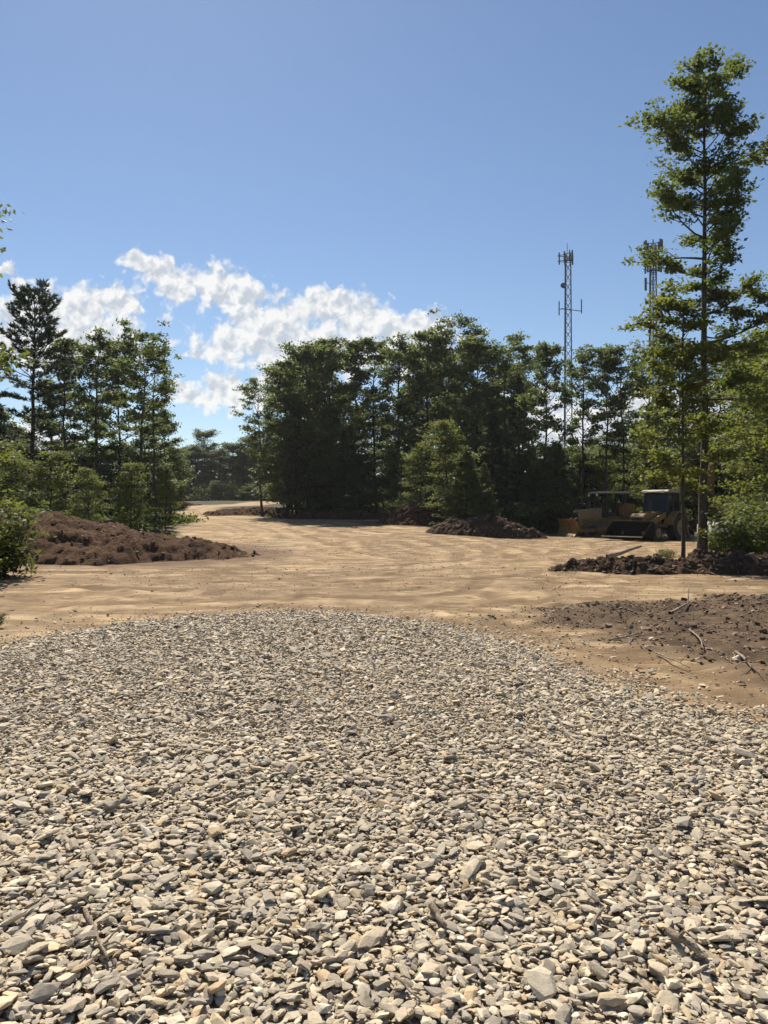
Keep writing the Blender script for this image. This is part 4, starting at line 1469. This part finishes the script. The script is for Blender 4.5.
def bulldozer(X, Y, rz):
    t = empty('bulldozer', (X, Y, ground_z(X, Y) - .03), rz, 'worn yellow bulldozer with open roof canopy, blade down, parked leftmost', 'bulldozer', 'parked earthmoving machines')
    for y in (-.88, .88): crawler(t, -1.0, 1.15, .42, y, .46)
    MB().prism([(-1.5, .45), (1.7, .45), (1.75, 1.0), (.35, 1.05), (-.2, 1.15), (-1.5, 1.25)], -.6, .6).build('body', M_YEL, t, .03)
    h = MB().prism([(.3, 1.05), (1.72, 1.0), (1.72, 1.45), (1.6, 1.55), (.3, 1.68)], -.48, .48).build('hood', M_TAN, t, .04)
    g = MB().box((1.74, 0, 1.2), (.05, .8, .42))
    for k in range(7): g.box((1.775, 0, 1.03 + k * .055), (.03, .78, .018))
    g.build('grille', M_BLK, h)
    MB().cyl((.95, .12, 1.5), (.95, .12, 2.15), .055, 10).cyl((.95, .12, 2.15), (.93, .12, 2.24), .06, 10).build('exhaust_pipe', M_BLK, t)
    MB().cyl((.6, -.2, 1.5), (.6, -.2, 1.92), .09, 12).cyl((.6, -.2, 1.92), (.6, -.2, 2.0), .13, 12).build('air_cleaner', M_BLK, t)
    c = []
    for k in range(11):
        a = R(-52 + 104 * k / 10)
        c.append((2.72 - .62 * math.cos(a) + .05, .56 + .62 * math.sin(a)))
    back = [(x - .06, z) for x, z in reversed(c)]
    b = MB().prism(c + back, -1.5, 1.5).build('blade', M_YEL, t)
    MB().box((2.48, 0, .06), (.05, 3.0, .16), (0, R(-30), 0)).build('cutting_edge', M_EDGE, b)
    for y in (-1.22, 1.22):
        MB().box((1.2, y, .42), (2.0, .12, .18), (0, R(3), 0)).build('push_arm', M_YEL, t)
    for y in (-.4, .4):
        MB().cyl((1.6, y, 1.25), (2.0, y, .85), .07, 10).cyl((1.95, y, .9), (2.15, y, .7), .035, 8).build('blade_cylinder', M_STL, t)
    MB().prism([(-1.55, 1.2), (-.85, 1.15), (-.8, 1.8), (-.95, 1.95), (-1.55, 1.9)], -.75, .75).build('fuel_tank', M_YEL, t, .03)
    MB().box((-.35, 0, 1.32), (.55, .6, .2)).box((-.66, 0, 1.68), (.16, .6, .62), (0, R(-8), 0)).build('seat', M_BLK, t, .04)
    MB().box((.28, 0, 1.62), (.12, .8, .5)).build('dashboard', M_BLK, t, .02)
    for x, y in ((.18, -.68), (.18, .68), (-1.0, -.68), (-1.0, .68)):
        MB().box((x, y, 1.82), (.09, .09, 1.4)).build('canopy_post', M_BLK, t)
    MB().prism([(-1.35, 2.5), (.62, 2.5), (.66, 2.55), (.5, 2.62), (-1.2, 2.63), (-1.38, 2.56)], -.88, .88).build('canopy_roof', M_ROOF, t, .02)
    for y in (-.6, .6):
        MB().cyl((.64, y, 2.42), (.72, y, 2.42), .08, 12).build('headlight', M_LMP, t)
    MB().prism([(-1.5, .5), (-2.0, .7), (-2.1, .25), (-1.95, .2), (-1.85, .5), (-1.5, .35)], -.35, .35).build('ripper', M_STL, t)


def bucket(parent, x0, z0, size, w, ang, mat):
    """open loader bucket: bent shell with two end plates and a steel lip"""
    ca, sa = math.cos(ang), math.sin(ang)

    def tr(p): return (x0 + (p[0] * ca + p[1] * sa) * size, z0 + (-p[0] * sa + p[1] * ca) * size)
    shell = [(1.0, 0.0), (.25, 0.0), (.06, .12), (0, .32), (0, .62), (.14, .86), (.2, .9)]
    inner = [(.2 + .05, .86), (.2, .82), (.06, .60), (.06, .34), (.11, .17), (.28, .06), (1.0, .05)]
    m = MB().prism([tr(p) for p in shell + inner], -w / 2, w / 2)
    side = [tr(p) for p in [(1.0, 0), (.25, 0), (.06, .12), (0, .32), (0, .62), (.14, .86), (.2, .9), (.5, .62)]]
    for y in (-w / 2, w / 2 - .04):
        m.prism(side, y, y + .04)
    o = m.build('bucket', mat, parent)
    a, b = tr((1.0, .02)), tr((1.12, .03))
    MB().cyl((a[0], -w / 2, a[1]), (a[0], w / 2, a[1]), .035, 6).build('cutting_edge', M_EDGE, o)
    return o


def backhoe(X, Y, rz):
    t = empty('backhoe_loader', (X, Y, ground_z(X, Y) - .03), rz, 'yellow backhoe loader with dark glazed cab and large front bucket resting on the dirt', 'backhoe loader', 'parked earthmoving machines')
    for y in (-.84, .84): wheel(t, 0, y, .70, .46)
    for y in (-.80, .80): wheel(t, 2.1, y, .44, .32)
    MB().prism([(-1.1, .5), (2.5, .5), (2.5, .85), (.7, .95), (-1.1, 1.0)], -.42, .42).build('chassis', M_BLK, t, .02)
    h = MB().prism([(.65, .9), (2.45, .85), (2.5, 1.25), (2.35, 1.42), (.65, 1.55)], -.40, .40).build('hood', M_YEL, t, .05)
    MB().box((2.49, 0, 1.05), (.04, .6, .4)).build('grille', M_BLK, h)
    MB().cyl((1.5, .2, 1.4), (1.5, .2, 2.1), .05, 10).build('exhaust_pipe', M_BLK, t)
    for y in (-.84, .84):
        arc = [(.86 * math.cos(R(a)), .70 + .86 * math.sin(R(a))) for a in range(10, 171, 16)]
        arc += [(.80 * math.cos(R(a)), .70 + .80 * math.sin(R(a))) for a in range(170, 9, -16)]
        MB().prism(arc, y - .27, y + .27).build('fender', M_YEL, t)
    cab = MB().prism([(-.62, 1.0), (.6, 1.0), (.66, 1.5), (.5, 2.52), (-.55, 2.52), (-.68, 1.6)], -.66, .66).build('cab', M_GLS, t)
    fr = MB()
    for y in (-.67, .67):
        for a, b in (((.62, 1.0), (.67, 1.5)), ((.67, 1.5), (.5, 2.55)), ((-.62, 1.0), (-.69, 1.6)), ((-.69, 1.6), (-.55, 2.55)), ((.02, 1.0), (.0, 2.55))):
            fr.cyl((a[0], y, a[1]), (b[0], y, b[1]), .04, 8)
        fr.box((0, y, 1.12), (1.25, .05, .3))
    fr.build('cab_frame', M_BLK, cab)
    MB().prism([(-.78, 2.53), (.74, 2.53), (.76, 2.6), (.6, 2.69), (-.66, 2.69), (-.8, 2.6)], -.78, .78).build('cab_roof', M_ROOF, t, .03)
    for y in (-.5, .5): MB().box((.79, y, 2.58), (.06, .2, .11)).build('headlight', M_LMP, t)
    for y in (-.58, .58):
        MB().prism([(.55, 1.42), (.75, 1.5), (2.3, 1.05), (2.95, .42), (2.86, .28), (2.2, .82), (.6, 1.25)], y - .06, y + .06).build('loader_arm', M_YEL, t)
        MB().cyl((.8, y * 1.25, .75), (2.1, y * 1.25, .92), .06, 10).build('lift_cylinder', M_STL, t)
    bucket(t, 2.85, .05, 1.12, 2.3, R(-10), M_BKT)
    # backhoe folded upright behind the cab
    MB().box((-1.25, 0, .8), (.35, .7, .7)).build('swing_post', M_YEL, t, .03)
    MB().prism([(-1.15, .7), (-1.0, 1.2), (-1.05, 2.4), (-1.28, 3.35), (-1.48, 3.38), (-1.42, 2.4), (-1.4, 1.2), (-1.4, .7)], -.14, .14).build('boom', M_YEL, t, .02)
    MB().cyl((-1.02, 0, 1.3), (-1.0, 0, 2.1), .075, 10).cyl((-1.0, 0, 2.1), (-1.2, 0, 3.0), .04, 8).build('boom_cylinder', M_STL, t)
    MB().prism([(-1.3, 3.42), (-1.5, 3.5), (-1.75, 3.1), (-1.95, 1.3), (-1.8, 1.28), (-1.5, 2.9)], -.11, .11).build('dipper_stick', M_YEL, t, .02)
    b = MB().prism([(-1.7, 1.35), (-2.05, 1.35), (-2.25, .95), (-2.15, .6), (-1.85, .5), (-1.6, .62), (-1.78, .7), (-2.02, .85), (-1.95, 1.15)], -.3, .3).build('digging_bucket', M_STL, t)
    for y in (-.22, 0, .22): MB().box((-1.56, y, .66), (.16, .06, .05), (0, R(25), 0)).build('bucket_tooth', M_EDGE, b)
    for y in (-1, 1):
        s = MB().box((-1.25, y * .75, .72), (.16, .14, 1.15), (y * R(14), 0, 0)).build('stabiliser_leg', M_YEL, t)
        MB().box((-1.25, y * .9, .14), (.35, .3, .05)).build('foot_pad', M_STL, s)
    MB().box((1.2, -.46, .7), (.55, .12, .35)).build('step', M_BLK, t)


def excavator(X, Y, rz):
    t = empty('excavator', (X, Y, ground_z(X, Y) - .03), rz, 'ochre excavator with boom raised upright, mostly hidden behind leaves right of the tall trunk', 'excavator', 'parked earthmoving machines')
    for y in (-.85, .85): crawler(t, -1.1, 1.1, .36, y, .45)
    MB().cyl((0, 0, .6), (0, 0, .92), .6, 20).build('turntable', M_BLK, t)
    MB().prism([(-1.5, .92), (1.1, .92), (1.1, 1.15), (.2, 1.2), (-.2, 1.75), (-1.35, 1.75), (-1.6, 1.5)], -1.0, 1.0).build('house', M_YEL, t, .05)
    c = MB().prism([(-.1, 1.16), (1.1, 1.16), (1.15, 1.5), (.85, 2.6), (-.1, 2.6)], .2, 1.0).build('cab', M_GLS, t)
    f = MB()
    for y in (.2, 1.0):
        for a, b in (((1.1, 1.16), (1.15, 1.5)), ((1.15, 1.5), (.85, 2.6)), ((-.1, 1.16), (-.1, 2.6)), ((.85, 2.6), (-.1, 2.6)), ((.4, 1.16), (.4, 2.6))):
            f.cyl((a[0], y, a[1]), (b[0], y, b[1]), .045, 8)
    f.build('cab_frame', M_YEL, c)
    MB().box((.38, .6, 2.65), (1.05, .86, .08)).build('cab_roof', M_ROOF, t, .02)
    MB().cyl((-1.0, -.4, 1.7), (-1.0, -.4, 2.2), .06, 10).build('exhaust_pipe', M_BLK, t)
    MB().prism([(.9, 1.1), (1.15, 1.05), (1.75, 2.6), (1.55, 4.1), (1.3, 4.15), (1.35, 2.7)], -.42, -.1).build('boom', M_YEL, t, .02)
    MB().cyl((1.1, -.26, 1.25), (1.55, -.26, 2.3), .08, 10).cyl((1.5, -.26, 2.2), (1.62, -.26, 2.7), .045, 8).build('boom_cylinder', M_STL, t)
    MB().prism([(1.25, 4.25), (1.5, 4.35), (2.1, 2.4), (2.2, 1.2), (2.02, 1.15), (1.85, 2.3)], -.38, -.14).build('dipper_stick', M_YEL, t, .02)
    b = MB().prism([(2.2, 1.3), (2.0, 1.25), (1.7, .85), (1.72, .4), (2.05, .2), (2.35, .3), (2.12, .42), (1.9, .6), (2.0, .95)], -.6, .08).build('digging_bucket', M_STL, t)
    for y in (-.5, -.26, -.02): MB().box((2.4, y, .33), (.18, .07, .05)).build('bucket_tooth', M_EDGE, b)


def pickup(X, Y, rz):
    t = empty('pickup_truck', (X, Y, ground_z(X, Y)), rz, 'white pickup truck mostly hidden behind the shrubs at the right edge', 'truck')
    for x in (1.75, -1.6):
        for y in (-.82, .82):
            w = MB().cyl((x, y - .13, .38), (x, y + .13, .38), .38, 24).build('wheel', M_RUB, t, .03)
            s = 1 if y > 0 else -1
            MB().cyl((x, y + s * .125, .38), (x, y + s * .15, .38), .23, 18).build('rim', M_EDGE, w)
    arch = lambda cx: [(cx + .47 * math.cos(R(a)), .40 + .47 * math.sin(R(a))) for a in range(0, 181, 20)]
    low = [(2.68, .45)] + [(2.68, .85), (2.6, 1.0), (1.2, 1.12), (-.75, 1.12), (-2.7, 1.1), (-2.72, .5)] + list(reversed(arch(-1.6))) + list(reversed(arch(1.75)))
    MB().prism(low, -.93, .93).build('body', M_WHT, t, .03)
    cab = MB().prism([(1.25, 1.11), (.55, 1.68), (.4, 1.74), (-.55, 1.74), (-.72, 1.68), (-.8, 1.11)], -.80, .80).build('cab', M_WHT, t, .03)
    for y in (-.805, .805):
        MB().prism([(1.0, 1.16), (.5, 1.6), (.1, 1.62), (.1, 1.16)], y - .008, y + .008).build('side_window', M_GLS, cab)
        MB().prism([(.02, 1.16), (.02, 1.62), (-.5, 1.62), (-.65, 1.16)], y - .008, y + .008).build('side_window', M_GLS, cab)
    MB().box((.93, 0, 1.41), (.02, 1.4, .72), (0, R(-50.8), 0)).build('windscreen', M_GLS, cab)
    for y in (-.72, .72): MB().box((2.66, y, .86), (.06, .32, .2)).build('headlight', M_LMP, t, .02)
    MB().box((2.69, 0, .82), (.05, 1.0, .26)).build('grille', M_BLK, t)
    MB().box((2.74, 0, .5), (.12, 1.8, .2)).build('bumper', M_EDGE, t, .03)
    for y in (-1.02, 1.02): MB().box((.85, y, 1.2), (.1, .2, .16)).build('wing_mirror', M_BLK, t, .02)


bulldozer(at(605, 45), 45.2, R(187))
backhoe(at(660, 42), 41.8, R(180 + 42))
excavator(at(738, 45), 45.5, R(200))
pickup(at(769, 33), 33.0, R(176))


# ------------------------------------------------------------------ thin summer haze
def build_haze():
    m = bpy.data.materials.new('haze_air')
    m.use_nodes = True
    nt = m.node_tree
    nt.nodes.clear()
    o = nt.nodes.new('ShaderNodeOutputMaterial')
    v = nt.nodes.new('ShaderNodeVolumePrincipled')
    v.inputs['Color'].default_value = (.93, .95, 1.0, 1)
    v.inputs['Density'].default_value = HAZE
    v.inputs['Anisotropy'].default_value = .35
    nt.links.new(v.outputs[0], o.inputs['Volume'])
    b = MB().box((0, 1800, 21.5), (5200, 4600, 47))
    h = b.build('haze', m)
    h.location = (0, 0, 0)
    tag(h, 'thin bright summer haze over the clearing and wood', 'haze', kind='stuff')


HAZE = 0.00018
build_haze()
